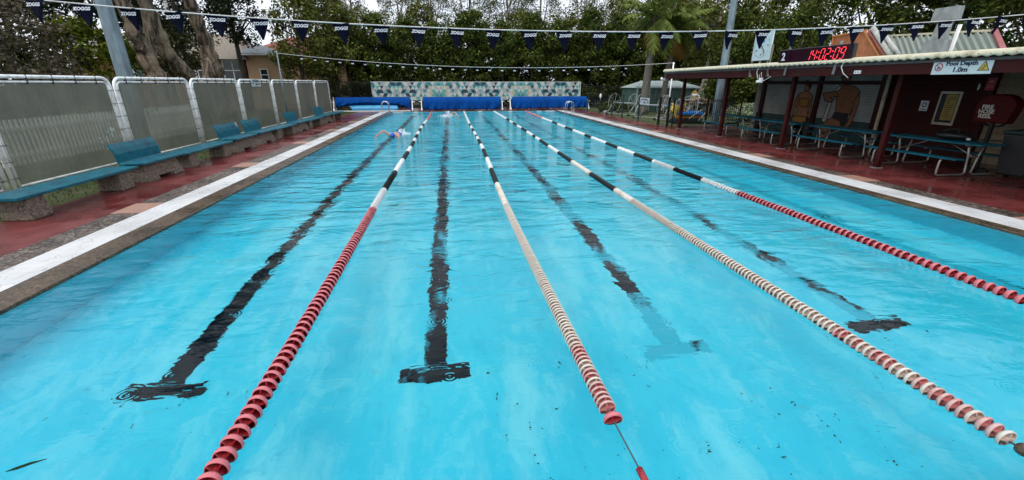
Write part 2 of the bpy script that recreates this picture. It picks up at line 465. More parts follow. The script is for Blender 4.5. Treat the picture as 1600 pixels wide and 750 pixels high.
M['block_cream'] = brick('cream_block', (.3, .24, .15), (.26, .21, .13), (.12, .09, .06), .4, .2)
SKYMIX = .85; SKY_STR = .115; SUN_E = 1.2; EXPO = 0.5
# ------------------------------------------------------------------ setting
WZ = -0.04                      # water level; deck is z = 0
PX0, PX1, PY0, PY1 = -4.44, 8.22, 1.35, 34.8

def sheet(name, rects, z, m, th=0.0):
    b = MB()
    for (x0, x1, y0, y1) in rects:
        nx = max(1, int((x1 - x0) / 6)); 
        b.add([(x0, y0, z), (x1, y0, z), (x1, y1, z), (x0, y1, z)], [(0, 1, 2, 3)])
    o = b.build(name, m)
    o['kind'] = 'structure'
    return o
BIG = 260
sheet('ground', [(-BIG, PX0 - .6, -BIG, BIG), (PX1 + .6, BIG, -BIG, BIG), (PX0 - .6, PX1 + .6, PY1 + .6, BIG), (PX0 - .6, PX1 + .6, -BIG, PY0 - .3)], -.012, M['grass'])
sheet('pool_deck', [(-7.15, -5.78, -6, 36.6), (9.5, 14.45, -6, 21.2), (9.5, 10.7, 21.2, 40), (-7.15, 9.5, 35.35, 40), (-7.15, 9.5, -6, .1)], .0, M['deck'])
sheet('pebble_strip', [(-5.78, -5.32, .1, 35.35), (9.05, 9.5, .1, 35.35)], .0, M['agg_dark'])
sheet('white_edge_line', [(-5.32, -4.82, .1, 35.0), (8.46, 9.05, .1, 35.0)], .004, M['stripe'])
b = MB()
for x0, x1, y0, y1 in [(-4.84, PX0, PY0 - .5, PY1), (PX1, 8.48, PY0 - .5, PY1), (-4.84, 8.48, PY1, PY1 + .55), (-4.84, 8.48, .1, PY0)]:
    b.box(x0, x1, y0 , y1, -.3, .0 if y1 - y0 > 2 else .012)
b.build('pool_coping', M['agg_brown'], bevel=.012)['kind'] = 'structure'
b = MB()
for x0, x1, ys in [(-5.8, -5.325, (4.1, 8.1, 12.4, 17.0, 21.5, 26.0, 30.5)), (9.052, 9.52, (5.2, 8.6, 12.0, 18.9, 23.0, 27.0, 31.0))]:
    for y in ys:
        b.box(x0, x1, y - .33, y + .33, .0015, .006)
b.build('tile_inset', M['beige_tile'])['kind'] = 'structure'

# pool shell: floor slopes from 1.0 m to 1.5 m
def fz(y):
    return WZ - 1.0 - max(0, (y - 12)) * .018
b = MB()
ys = [PY0, 12, PY1]
for i in range(2):
    b.add([(PX0, ys[i], fz(ys[i])), (PX1, ys[i], fz(ys[i])), (PX1, ys[i + 1], fz(ys[i + 1])), (PX0, ys[i + 1], fz(ys[i + 1]))], [(0, 1, 2, 3)])
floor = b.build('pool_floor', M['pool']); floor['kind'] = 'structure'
b = MB()
b.box(PX0 - .05, PX0 + .01, PY0, PY1, -2, -.05); b.box(PX1 - .01, PX1 + .05, PY0, PY1, -2, -.05)
b.box(PX0, PX1, PY0 - .05, PY0 + .01, -2, -.05); b.box(PX0, PX1, PY1 - .01, PY1 + .05, -2, -.03)
b.build('pool_wall', M['pool_side'])['kind'] = 'structure'
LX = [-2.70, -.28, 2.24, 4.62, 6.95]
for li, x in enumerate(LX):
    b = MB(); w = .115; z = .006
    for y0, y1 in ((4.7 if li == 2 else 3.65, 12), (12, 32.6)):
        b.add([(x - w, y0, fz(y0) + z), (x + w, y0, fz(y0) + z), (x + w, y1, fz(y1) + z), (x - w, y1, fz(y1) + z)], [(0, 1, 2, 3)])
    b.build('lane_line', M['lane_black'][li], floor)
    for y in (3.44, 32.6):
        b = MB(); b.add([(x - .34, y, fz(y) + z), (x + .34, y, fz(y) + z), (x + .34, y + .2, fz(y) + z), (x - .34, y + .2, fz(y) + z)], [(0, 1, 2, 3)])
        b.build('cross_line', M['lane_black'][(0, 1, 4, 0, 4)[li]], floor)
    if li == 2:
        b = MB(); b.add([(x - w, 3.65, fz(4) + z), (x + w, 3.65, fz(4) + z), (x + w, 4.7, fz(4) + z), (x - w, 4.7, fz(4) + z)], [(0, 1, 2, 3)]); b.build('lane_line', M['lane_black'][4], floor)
# white target tiles on the far wall
b = MB()
for x in LX:
    b.box(x - .17, x + .17, PY1 - .03, PY1 - .012, -.8, -.0)
b.box(PX0 + .02, PX0 + .8, PY1 - .03, PY1 - .012, -.5, 0); b.box(PX1 - .8, PX1 - .02, PY1 - .03, PY1 - .012, -.5, 0)
b.build('wall_tile', M['white'])['kind'] = 'structure'
# water surface
b = MB()
b.add([(PX0, PY0, 0), (PX1, PY0, 0), (PX1, PY1, 0), (PX0, PY1, 0)], [(0, 1, 2, 3)])
w = b.build('water', M['water'], loc=(0, 0, WZ)); w['kind'] = 'structure'

# floating leaf and specks of leaf litter on the pool floor
b = MB()
pts = [(-2.66, 2.235), (-2.63, 2.26), (-2.575, 2.29), (-2.5, 2.305), (-2.56, 2.275), (-2.61, 2.245)]
b.prism(pts, Matrix.Translation((0, 0, WZ + .002)), .004)
tag(b.build('floating_leaf', M['leaf_dark']), 'dark curled gum leaf floating at the near left of the pool', 'leaf')
rng = random.Random(3); b = MB()
for i in range(150):
    cx, cy = rng.choice([(2.0, 3.3), (1.7, 2.2), (1.2, 2.3), (2.6, 2.4), (-2.0, 3.3), (-3.3, 3.5), (.4, 3.1), (3.1, 2.2), (0.6, 2.4), (4.4, 3.2)])
    x = cx + rng.gauss(0, .35); y = max(1.6, cy + rng.gauss(0, .3)); s = rng.uniform(.004, .014); a = rng.uniform(0, 6.28)
    b.prism([(-s, -s * .4), (s, -s * .3), (s * .6, s * .5), (-s * .7, s * .4)], Matrix.Translation((x, y, fz(y) + .004)) @ Matrix.Rotation(a, 4, 'Z'), .004)
o = b.build('leaf_litter', M['leaf_dark']); tag(o, 'dark specks of leaf litter lying on the blue pool floor', 'leaf litter', kind='stuff')

# ------------------------------------------------------------------ lane ropes
def cup_mesh(name, mats, r, pitch, seg=16, vanes=4):
    """one lane float: thin-walled ring with a web plate, hub and radial vanes; axis along Y"""
    b = MB()
    prof = [(.018, -.42), (r * .4, -.38), (r * .7, -.26), (r * .93, -.04), (r, .06), (r, .28), (r * .9, .33), (r * .86, .26), (r * .82, -.0), (r * .4, -.2), (.018, -.2)]
    n = len(prof); vs = []
    for k in range(seg):
        a = 2 * math.pi * k / seg
        for (rr, y) in prof: vs.append((rr * math.cos(a), -y * pitch, rr * math.sin(a)))
    fs = []; mi = []
    for k in range(seg):
        k2 = (k + 1) % seg
        for j in range(n - 1):
            fs.append((k * n + j + 1, k2 * n + j + 1, k2 * n + j, k * n + j))
    b.add(vs, fs, 0)
    b.m = [1 if (i % (n - 1)) < 2 or (i % (n - 1)) > 6 else 0 for i in range(len(b.m))]
    # hub and vanes of the inside show a darker plastic
    b.tube([(0, -.5 * pitch, 0), (0, .5 * pitch, 0)], .02, 8, mi=1)
    for k in range(vanes):
        a = 2 * math.pi * (k + .5) / vanes
        u = Vector((math.cos(a), 0, math.sin(a)))
        w = Vector((-math.sin(a), 0, math.cos(a))) * .004
        p = [u * .015 + Vector((0, -.2 * pitch, 0)), u * r * .9 + Vector((0, -.1 * pitch, 0)), u * r * .9 + Vector((0, .3 * pitch, 0)), u * .015 + Vector((0, .48 * pitch, 0))]; p = [Vector((q.x, -q.y, q.z)) for q in p][::-1]
        b.add([q - w for q in p] + [q + w for q in p], [(0, 1, 2, 3), (7, 6, 5, 4), (0, 4, 5, 1), (1, 5, 6, 2), (2, 6, 7, 3), (3, 7, 4, 0)], 1)
    me = b.mesh(name, mats)
    me.set_sharp_from_angle(angle=R(40)) if False else None
    me.polygons.foreach_set('use_smooth', [i < seg * (n - 1) for i in range(len(me.polygons))])
    try: me.set_sharp_from_angle(angle=R(50))
    except Exception: pass
    return me

def lane_rope(x, label, y0, y1, pitch, r, colour, xoff, mats):
    """colour(y) -> index in mats; the 100 nearest floats are parts, the rest one run"""
    root = thing('lane_rope', label, 'lane rope', (x, y0, WZ), 0, 'lane ropes floating on the pool')
    meshes = {}
    n = int((y1 - y0) / pitch); rg = random.Random(int(x * 100))
    far = MB(); pts = []
    for i in range(n):
        yy = (i + .5) * pitch; c = colour(y0 + yy); xo = xoff(y0 + yy)
        if c == 4 and rg.random() < .1 + .75 * min(1, i / 22): c = 3
        if i < 100:
            if c not in meshes:
                meshes[c] = cup_mesh('float', mats[c], r, pitch * 1.0, 18 if i < 60 else 12)
            o = link(bpy.data.objects.new('float', meshes[c]), root)
            o.location = (xo, yy, .022 + rg.uniform(-.004, .004))
            o.rotation_euler = (rg.uniform(-.05, .05), rg.uniform(0, 6.28), rg.uniform(-.06, .06))
        else:
            sg = 10; vs = []
            for (rr, dy) in ((r * .6, -.5), (r * .97, -.3), (r, .1), (r * .97, .34), (r * .62, .42)):
                for k in range(sg):
                    a = 2 * math.pi * k / sg
                    vs.append((xo + rr * math.cos(a), yy + dy * pitch, .022 + rr * math.sin(a)))
            fs = [(j * sg + k, j * sg + (k + 1) % sg, (j + 1) * sg + (k + 1) % sg, (j + 1) * sg + k) for j in range(4) for k in range(sg)]
            far.add(vs, fs, c)
        pts.append((xo, yy, .02))
    o = far.build('float_run', [m[0] for m in mats], root); o['kind'] = 'stuff'
    pts = [(xoff(PY0), PY0 - y0, .05), (xoff(y0), 0.0, .02)] + pts[::8] + [(0, PY1 - y0, .03)]
    MB().tube(pts, .006, 6).build('cable', M['steel_cable'], root, True)
    return root

MF = [(M['pink_red'], M['red_plastic']), (M['white_float'], M['white_float']), (M['black_float'], M['black_float']), (M['cream_float'], M['rusty_inner']), (M['reddish_cream'], M['red_stain'])]
def pattern(bounds, cols):
    def f(y):
        for b_, c in zip(bounds, cols):
            if y < b_: return c
        return cols[-1]
    return f
W_, K_, R_, C_ = 1, 2, 0, 3
r1 = lane_rope(-1.47, 'red lane rope with discs, first from the left, white and black farther out', 1.5, 34.6, .09, .068,
    pattern([7.55, 9.2, 10.9, 12.1, 13.2, 14.4, 15.6, 17.2, 18.2, 19.4, 20.6, 21.9, 23.2, 24.5, 26.4], [R_, W_, K_, W_, K_, W_, K_, W_, K_, W_, K_, W_, K_, W_, K_, R_]) if False else
    pattern([7.55, 9.0, 10.85, 12.7, 14.1, 15.3, 16.75, 17.6, 19.0, 20.2, 21.6, 22.8, 24.0, 25.4, 26.6], [R_, W_, K_, W_, K_, W_, K_, W_, K_, W_, K_, W_, K_, W_, W_, R_]),
    lambda y: .02 * math.sin(y * .5) + .03 * math.sin(y * .21), MF)
r2 = lane_rope(.97, 'cream lane rope ending in front of the camera, second from the left', 2.22, 34.6, .052, .062,
    pattern([3.0, 9.2, 10.9, 12.6, 14.4, 15.6, 17.0, 17.9, 18.5, 19.9, 21.2, 22.6, 23.8, 25.0], [4, C_, K_, W_, K_, W_, K_, W_, K_, W_, K_, W_, K_, W_, W_]),
    lambda y: -.06 * math.sin((y - 2) * .32) * math.exp(-max(0, y - 12) * .1), MF)
r3 = lane_rope(3.36, 'long cream lane rope, third from the left, leaving the picture at the lower right', 1.62, 34.6, .058, .064,
    pattern([2.9, 8.3, 10.0, 11.7, 13.4, 14.9, 16.5, 17.4, 18.1, 19.6, 21.2, 22.7, 24.2, 25.6, 27.0], [4, C_, K_, C_, K_, W_, K_, W_, K_, W_, K_, W_, K_, W_, K_, W_]),
    lambda y: -.05 * math.sin((y - 1) * .22) * (1 if y < 15 else .6), MF)
r4 = lane_rope(5.72, 'red and white lane rope farthest to the right of the pool', 2.2, 34.6, .092, .066,
    pattern([7.76, 9.0, 10.3, 11.5, 12.8, 14.2, 15.4, 17.1, 18.0, 20.0, 21.4, 23.2, 24.6, 26.3, 27.6], [R_, W_, K_, W_, K_, W_, K_, W_, K_, W_, K_, W_, K_, W_, W_, R_]),
    lambda y: -.10 * math.sin((y - 3) * .13), MF)
# end fittings
b = MB(); b.tube([(0, -.62, .05), (0, -.5, .045)], .022, 8); b.tube([(0, -.66, .052), (0, -.62, .05)], .012, 8)
b.build('turnbuckle', M['red_plastic'], r2, True)
o = link(bpy.data.objects.new('float', cup_mesh('float', (M['pink_red'], M['red_plastic']), .066, .08)), r2); o.location = (0, -.07, .02); o.rotation_euler = (.25, .4, .1)
MB().ball((0, -.07, .02), .045, 14, 9).build('ball_float', M['agg_brown'], r3, True)

# ------------------------------------------------------------------ benches on the left
def flat_bench(y0, y1, label):
    L = y1 - y0
    r = thing('flat_bench', label, 'bench', (-6.96, y0, 0), 0, 'blue benches along the fence')
    MB().box(-.3, .27, .05, L - .05, .36, .415).build('seat', M['blue_slat'], r, bevel=.012)
    for yy in (.42, L - .42):
        b = MB()
        for (dx0, dx1) in ((-.2, .2),):
            b.hexa([(dx0 - .03, yy - .2, 0), (dx1 + .03, yy - .2, 0), (dx1 + .03, yy + .2, 0), (dx0 - .03, yy + .2, 0)],
                   [(dx0, yy - .15, .375), (dx1, yy - .15, .375), (dx1, yy + .15, .375), (dx0, yy + .15, .375)])
        b.build('plinth', M['plinth'], r, bevel=.02)
    return r
def back_bench(y0, y1, label, worn=False):
    L = y1 - y0
    r = thing('backrest_bench', label, 'bench', (-6.93, y0, 0), 0, 'blue benches along the fence')
    # moulded seat with waterfall front, extruded along Y
    def strip(prof, th, name):
        b = MB(); n = len(prof); vs = []
        for y in (.012, L - .012):
            for (x, z) in prof: vs.append((x, y, z))
            for (x, z) in prof: vs.append((x, y, z))
        b2 = MB()
        for i in range(n - 1):
            (xa, za), (xb, zb) = prof[i], prof[i + 1]
            dx, dz = xb - xa, zb - za; l = math.hypot(dx, dz); nx, nz = -dz / l * th, dx / l * th
            if i == 0: pa = (xa + nx, za + nz)
            else:
                pa = pb_
            if i < n - 2:
                (xc, zc) = prof[i + 2]; ex, ez = xc - xb, zc - zb; m_ = math.hypot(ex, ez)
                ax, az = nx + -ez / m_ * th, nz + ex / m_ * th; q = math.hypot(ax, az)
                pb_ = (xb + ax / q * th, zb + az / q * th)
            else: pb_ = (xb + nx, zb + nz)
            b2.hexa([(xa, .012, za), (xa, L - .012, za), (xb, L - .012, zb), (xb, .012, zb)],
                    [(pa[0], .012, pa[1]), (pa[0], L - .012, pa[1]), (pb_[0], L - .012, pb_[1]), (pb_[0], .012, pb_[1])])
        return b2.build(name, M['blue_slat'], r)
    MB().box(-.12, .3, .0, L, .40, .452).box(-.22, -.12, .0, L, .375, .435).build('seat', M['blue_slat'], r, bevel=.012)
    prof = [(-.19, .41), (-.22, .46), (-.23, .54), (-.245, .64), (-.285, .75), (-.335, .85)]
    strip(prof, .035, 'backrest')
    b = MB()
    for (ya, yb) in ((.1, .42), (L - .42, L - .1)):
        b.hexa([(-.25, ya - .05, 0), (.24, ya - .05, 0), (.24, yb + .05, 0), (-.25, yb + .05, 0)], [(-.2, ya, .22), (.19, ya, .22), (.19, yb, .22), (-.2, yb, .22)])
    b.hexa([(-.198, .102, .08), (.2, .102, .08), (.2, L - .102, .08), (-.198, L - .102, .08)], [(-.16, .14, .385), (.16, .14, .385), (.16, L - .14, .385), (-.16, L - .14, .385)])
    b.build('plinth', M['plinth'], r, bevel=.015)
    if worn:
        b = MB(); rg = random.Random(5)
        for i in range(7):
            y = L - .05 - rg.random() * .06; z = .82 - i * .035
            b.cbox((-.29 + i * .006, y, z), (.012, .04 + rg.random() * .03, .02))
        b.build('chipped_paint', M['white'], r)
    return r
flat_bench(7.3, 10.15, 'flat blue bench nearest the camera, at the left edge of the picture')
back_bench(10.25, 11.72, 'blue bench with backrest nearest the camera')
flat_bench(11.85, 14.45, 'flat blue bench between the nearest two backrest benches')
back_bench(14.58, 16.05, 'second blue backrest bench, its back edge chipped white', True)
back_bench(16.4, 17.75, 'third blue backrest bench, right after the chipped one')
flat_bench(17.9, 20.4, 'flat blue bench beyond the pair of adjoining backrest benches')
back_bench(20.5, 21.9, 'fourth blue backrest bench, in front of the thin grey pole')
flat_bench(22.0, 24.65, 'flat blue bench before the farthest backrest bench')
back_bench(24.75, 26.3, 'farthest blue bench with a backrest')
flat_bench(26.4, 29.2, 'farthest flat blue bench, next to the blue pool cover')

# ------------------------------------------------------------------ temporary fence panels
FX = -8.6; FH = 2.25; FL = 3.44
def rrect(L, H, z0, rad, inset, n=5):
    pts = []
    y0, y1, z1 = inset, L - inset, H - inset
    rad = max(.02, rad - inset)
    pts.append((0, y0, z0)); 
    for k in range(n + 1):
        a = math.pi - k * math.pi / 2 / n; pts.append((0, y0 + rad + rad * math.cos(a), z1 - rad + rad * math.sin(a)))
    for k in range(n + 1):
        a = math.pi / 2 - k * math.pi / 2 / n; pts.append((0, y1 - rad + rad * math.cos(a), z1 - rad + rad * math.sin(a)))
    pts.append((0, y1, z0))
    return pts
def fence_panel(y0, label):
    r = thing('fence_panel', label, 'fence panel', (FX, y0, 0), 0, 'white framed screen panels along the left side')
    MB().tube(rrect(FL, FH, .0, .28, .05), .036, 12).build('frame', M['white_tube'], r, True)
    b = MB().tube(rrect(FL, FH, .1, .28, .15), .022, 8)
    b.tube([(0, .15, .14), (0, FL - .15, .14)], .022, 8)
    b.build('inner_frame', M['white_tube'], r, True)
    b = MB()
    for y in (.1, FL - .1):
        for k in range(6):
            z = .3 + k * .32
            b.box(-.044, .044, y - .085, y + .085, z, z + .006)
    for k in range(5):
        y = .5 + k * (FL - 1.0) / 4
        b.box(-.037, .037, y - .006, y + .006, FH - .19, FH - .015)
    b.build('clip', M['black'], r)
    # corrugated sheet
    b = MB(); n = 86; y_ = [.15 + (FL - .3) * i / n for i in range(n + 1)]
    vs = []
    for i, y in enumerate(y_):
        x = .005 * math.sin(i * math.pi / 2 * 1.0) - .002
        ins = 0.0
        e = min(y - .15, FL - .15 - y)
        zt = FH - .15 - (max(0, .13 - e) ** 2) * 6
        vs += [(x, y, .15), (x, y, zt)]
    b.add(vs, [(2 * i, 2 * i + 2, 2 * i + 3, 2 * i + 1) for i in range(n)])
    b.build('screen_sheet', M['sheet'], r)
    return r
plab = ['nearest white framed screen panel, cut off by the left edge of the picture',
 'large white framed screen panel with visible ribs behind the nearest flat bench',
 'white framed screen panel in front of the big grey pole',
 'white framed screen panel below the forked paperbark trunk',
 'white framed screen panel that carries the small pool depth sign',
 'white framed screen panel crossed by the thin grey pole',
 'white framed screen panel second from the blue pool covers',
 'farthest white framed screen panel, beside the blue pool cover']
PYS0 = None
PYS = [9.45 + FL * (i - 1) for i in range(8)]
for i, l in enumerate(plab):
    pn = fence_panel(9.46 + 3.485 * (i - 1), l)
    if i == 1:
        b = MB(); rg = random.Random(14)
        for k in range(16):
            cy, cz = rg.choice([(2.75, .62), (2.45, .72), (2.95, .95), (2.9, .55)]); cy += rg.gauss(0, .08); cz += rg.gauss(0, .07); w_ = rg.uniform(.01, .04); h_ = rg.uniform(.02, .09); t_ = rg.uniform(-.05, .05)
            b.add([(.012, cy - w_, cz - h_), (.012, cy + w_ * .4, cz - h_ * .7), (.012, cy + w_ + t_, cz + h_), (.012, cy - w_ * .3 + t_, cz + h_ * .6)], [(0, 1, 2, 3)])
        b.build('scuff_mark', M['sign_white'], pn)

def text(body, size, loc, parent, mat, name='lettering', shear=0.0, ext=.002, align='CENTER', bold=.0, sx=1.0, spacing=1.0):
    cu = bpy.data.curves.new(name, 'FONT'); cu.body = body; cu.size = size; cu.align_x = align; cu.align_y = 'CENTER'
    cu.shear = shear; cu.extrude = ext; cu.offset = bold; cu.space_character = spacing; cu.space_line = .8; cu.resolution_u = 3
    cu.materials.append(mat)
    tmp = bpy.data.objects.new('tmp', cu); COL.objects.link(tmp)
    bpy.context.view_layer.update()
    me = bpy.data.meshes.new_from_object(tmp.evaluated_get(bpy.context.evaluated_depsgraph_get()))
    bpy.data.objects.remove(tmp); bpy.data.curves.remove(cu)
    if not me.materials: me.materials.append(mat)
    me.name = name
    o = link(bpy.data.objects.new(name, me), parent)
    o.location = loc; o.rotation_euler = (R(90), 0, 0); o.scale = (sx, 1, 1)
    return o

def disc(b, c, r, y, n=20, r0=None, mi=0):
    vs = []
    if r0 is None:
        for k in range(n): a = 2 * math.pi * k / n; vs.append((c[0] + r * math.cos(a), y, c[1] + r * math.sin(a)))
        b.add(vs, [tuple(range(n))], mi)
    else:
        for k in range(n):
            a = 2 * math.pi * k / n
            vs += [(c[0] + r0 * math.cos(a), y, c[1] + r0 * math.sin(a)), (c[0] + r * math.cos(a), y, c[1] + r * math.sin(a))]
        b.add(vs, [(2 * k, 2 * k + 1, (2 * k + 3) % (2 * n), (2 * k + 2) % (2 * n)) for k in range(n)], mi)

def depth_sign(label, loc, rz, w, h):
    r = thing('depth_sign', label, 'sign', loc, rz, 'pool depth signs')
    MB().box(-w / 2, w / 2, 0, .012, -h / 2, h / 2).build('plate', M['sign_white'], r, bevel=.003)
    s = h / .27
    text('Pool Depth', .112 * s, (0, -.002, .07 * s), r, M['letter_dark'], bold=.0045 * s, sx=min(1.15, w / h / 4 * 1.1))
    text('1.0m', .125 * s, (0, -.002, -.05 * s), r, M['letter_dark'], bold=.005 * s, sx=1.15)
    b = MB(); cx = -w / 2 + h * .47
    disc(b, (cx, 0.01 * s), h * .3, -.002, r0=h * .23)
    Mx = Matrix.Translation((cx, -.003, .01 * s)) @ Matrix.Rotation(R(45), 4, 'Y')
    b.cbox((cx, -.003, .01 * s), (h * .5, .002, h * .045), Matrix.Rotation(R(40), 3, 'Y'))
    b.build('prohibition_symbol', M['sign_red'], r)
    b = MB(); b.ball((cx - h * .05, -.003, .05 * h), (h * .04, .002, h * .04), 8, 5)
    b.cbox((cx, -.0025, -.02 * h), (h * .26, .001, h * .05), Matrix.Rotation(R(-25), 3, 'Y')); b.cbox((cx + .02 * h, -.0025, -.1 * h), (h * .3, .001, h * .03))
    b.build('diver_symbol', M['letter_dark'], r)
    cx = w / 2 - h * .5; b = MB()
    b.add([(cx - h * .4, -.002, -h * .28), (cx + h * .4, -.002, -h * .28), (cx, -.002, h * .42)], [(0, 1, 2)])
    b.build('warning_triangle', M['letter_dark'], r)
    b = MB(); b.add([(cx - h * .32, -.004, -h * .235), (cx + h * .32, -.004, -h * .235), (cx, -.004, h * .33)], [(0, 1, 2)]); b.build('triangle_face', M['sign_yellow'], r)
    b = MB(); b.cbox((cx, -.006, -.07 * h), (h * .28, .001, h * .05), Matrix.Rotation(R(-50), 3, 'Y')); b.cbox((cx - .04 * h, -.006, -.17 * h), (h * .3, .001, h * .03))
    b.ball((cx + .03 * h, -.006, .09 * h), (h * .035, .002, h * .035), 8, 5); b.build('swimmer_symbol', M['letter_dark'], r)
    return r
depth_sign('small white pool depth sign at the top of a left screen panel', (FX + .06, 21.55, 2.08), R(90), .95, .3)

# pale picket fence that shows through the screens
r = thing('picket_fence', 'low pale picket fence seen dimly through the left screens', 'fence', (-10.9, 4, 0))
b = MB()
for k in range(120): b.box(-.012, .012, k * .14, k * .14 + .07, .12, 1.22)
b.build('pickets', M['white_tube'], r)['kind'] = 'stuff'
b = MB(); b.box(.014, .06, 0, 16.8, .3, .38); b.box(.014, .06, 0, 16.8, .95, 1.03); b.build('rail', M['white_tube'], r)

# ------------------------------------------------------------------ poles
def octo_pole(label, x, y, h, r0, r1, top=True):
    r = thing('floodlight_pole', label, 'pole', (x, y, 0), 0)
    MB().tube([(0, 0, 0), (0, 0, h)], [r0, r1], 8).build('shaft', M['galv'], r)
    b = MB().box(-.35, .35, -.35, .35, -.02, .03)
    for sx in (-1, 1):
        for sy in (-1, 1): b.tube([(sx * .27, sy * .27, .03), (sx * .27, sy * .27, .09)], .025, 6)
    b.build('base_plate', M['galv'], r)
    b = MB().box(-.9, .9, -.06, .06, h - .15, h - .03)
    for sx in (-.7, 0, .7): b.cbox((sx, -.18, h + .12), (.45, .16, .4), Matrix.Rotation(R(-35), 3, 'X'))
    b.build('floodlight', M['grey_metal'], r)
    return r
octo_pole('thick grey octagonal steel pole behind the left screens', -10.6, 16.65, 12, .235, .19)
octo_pole('tall grey steel pole behind the shelter roof on the right', 13.95, 21.9, 12, .21, .12)
def thin_pole(label, x, y, h, m, r=.035):
    ro = thing('thin_pole', label, 'pole', (x, y, 0))
    MB().tube([(0, 0, 0), (0, 0, h)], r, 8).build('shaft', m, ro, True)
    MB().tube([(0, 0, 0), (0, 0, .12)], r * 2, 8).tube([(-.06, 0, h - .06), (.06, 0, h - .06)], .02, 6).build('fitting', m, ro)
    return ro
thin_pole('thin grey pole standing in front of the left screens', -8.4, 24.3, 3.58, M['galv'])
thin_pole('thin white pole between the palm trunks and the shelter', 11.13, 21.75, 3.05, M['white_tube'])
thin_pole('thin pole holding the near bunting at the left side', -8.2, 6.5, 3.4, M['galv'])
thin_pole('thin grey flagpole behind the brick house', -17.5, 33.0, 9.0, M['white_tube'], .1)

# ------------------------------------------------------------------ bunting
def bunting(name, label, P0, P1, sagf, xs, fw, fh, word, seed, mat, tilt=.12):
    r = thing(name, label, 'bunting', P0, 0, None)
    P0 = Vector(P0); P1 = Vector(P1)
    def at(t):
        p = P0.lerp(P1, t); p.z += sagf(t) ; return p - P0
    pts = [at(i / 60) for i in range(61)]
    MB().tube(pts, .0085 if word else .012, 6).build('cord', M['cable'], r, True)
    me = {}
    rg = random.Random(seed); L = (P1 - P0).length
    cu = None
    for x in xs:
        t = x / L; p = at(t)
        k = rg.randrange(4)
        if k not in me:
            b = MB(); nn = 7; vs = []; c1 = rg.uniform(-.03, .03); c2 = rg.uniform(-.02, .02)
            for side in (0, 1):
                for j in range(nn):
                    v = j / (nn - 1)
                    for i in range(5):
                        u = (i / 4 - .5) * (1 - v * .93) * fw
                        y = c1 * math.sin(v * 3.1) + c2 * math.sin(i * 1.6 + v) + (side * .003) + .05 * v * c1 * 10 * v
                        vs.append((u + c2 * v * v, y, -v * fh))
            fs = []
            for side in (0, 1):
                o_ = side * nn * 5
                for j in range(nn - 1):
                    for i in range(4):
                        q = (o_ + j * 5 + i, o_ + j * 5 + i + 1, o_ + (j + 1) * 5 + i + 1, o_ + (j + 1) * 5 + i)
                        fs.append(q if side else q[::-1])
            b.add(vs, fs); me[k] = b.mesh('flag', mat, True)
        f = link(bpy.data.objects.new('flag', me[k]), r)
        f.location = p; f.rotation_euler = (rg.uniform(-.1, .2), rg.uniform(-.08, .08), rg.uniform(-.25, .25))
        if word:
            if cu is None:
                tt = text(word, fw * .215, (0, -.038, -fh * .25), f, M['letter_white'], shear=.3, ext=.001, bold=.002, sx=1.0)
                cu = tt.data
            else:
                tt = link(bpy.data.objects.new('lettering', cu), f); tt.location = (0, -.038, -fh * .25); tt.rotation_euler = (R(90), 0, 0)
        else:
            MB().box(-fw * .32, fw * .32, -.02, -.016, -fh * 1.02, -fh * .72).build('flag_band', M['letter_white'], f)
    return r
def sag_near(t):
    return 0
A = Vector((-8.2, 6.5, 3.35)); B_ = Vector((10.15, 6.3, 3.2)); Ln = (B_ - A).length
def near_sag(t): return -4 * t * (1 - t) * .52
FXS = [(-4.85 + .497 * i) - A.x for i in range(-5, 30)]
bunting('bunting', 'near string of dark navy pennants with white wording across the whole pool', A, B_, near_sag, [x for x in FXS if 0.2 < x < Ln - .2], .235, .25, 'ZOGGS', 4, M['navy'])
A2 = Vector((-8.4, 24.3, 3.46)); B2 = Vector((11.13, 21.75, 3.02)); L2 = (B2 - A2).length
bunting('distant_bunting', 'far string of tiny dark pennants with pale tips in front of the trees', A2, B2, lambda t: -4 * t * (1 - t) * .42, [1.2 + .62 * i for i in range(27)], .2, .16, None, 9, M['navy'])
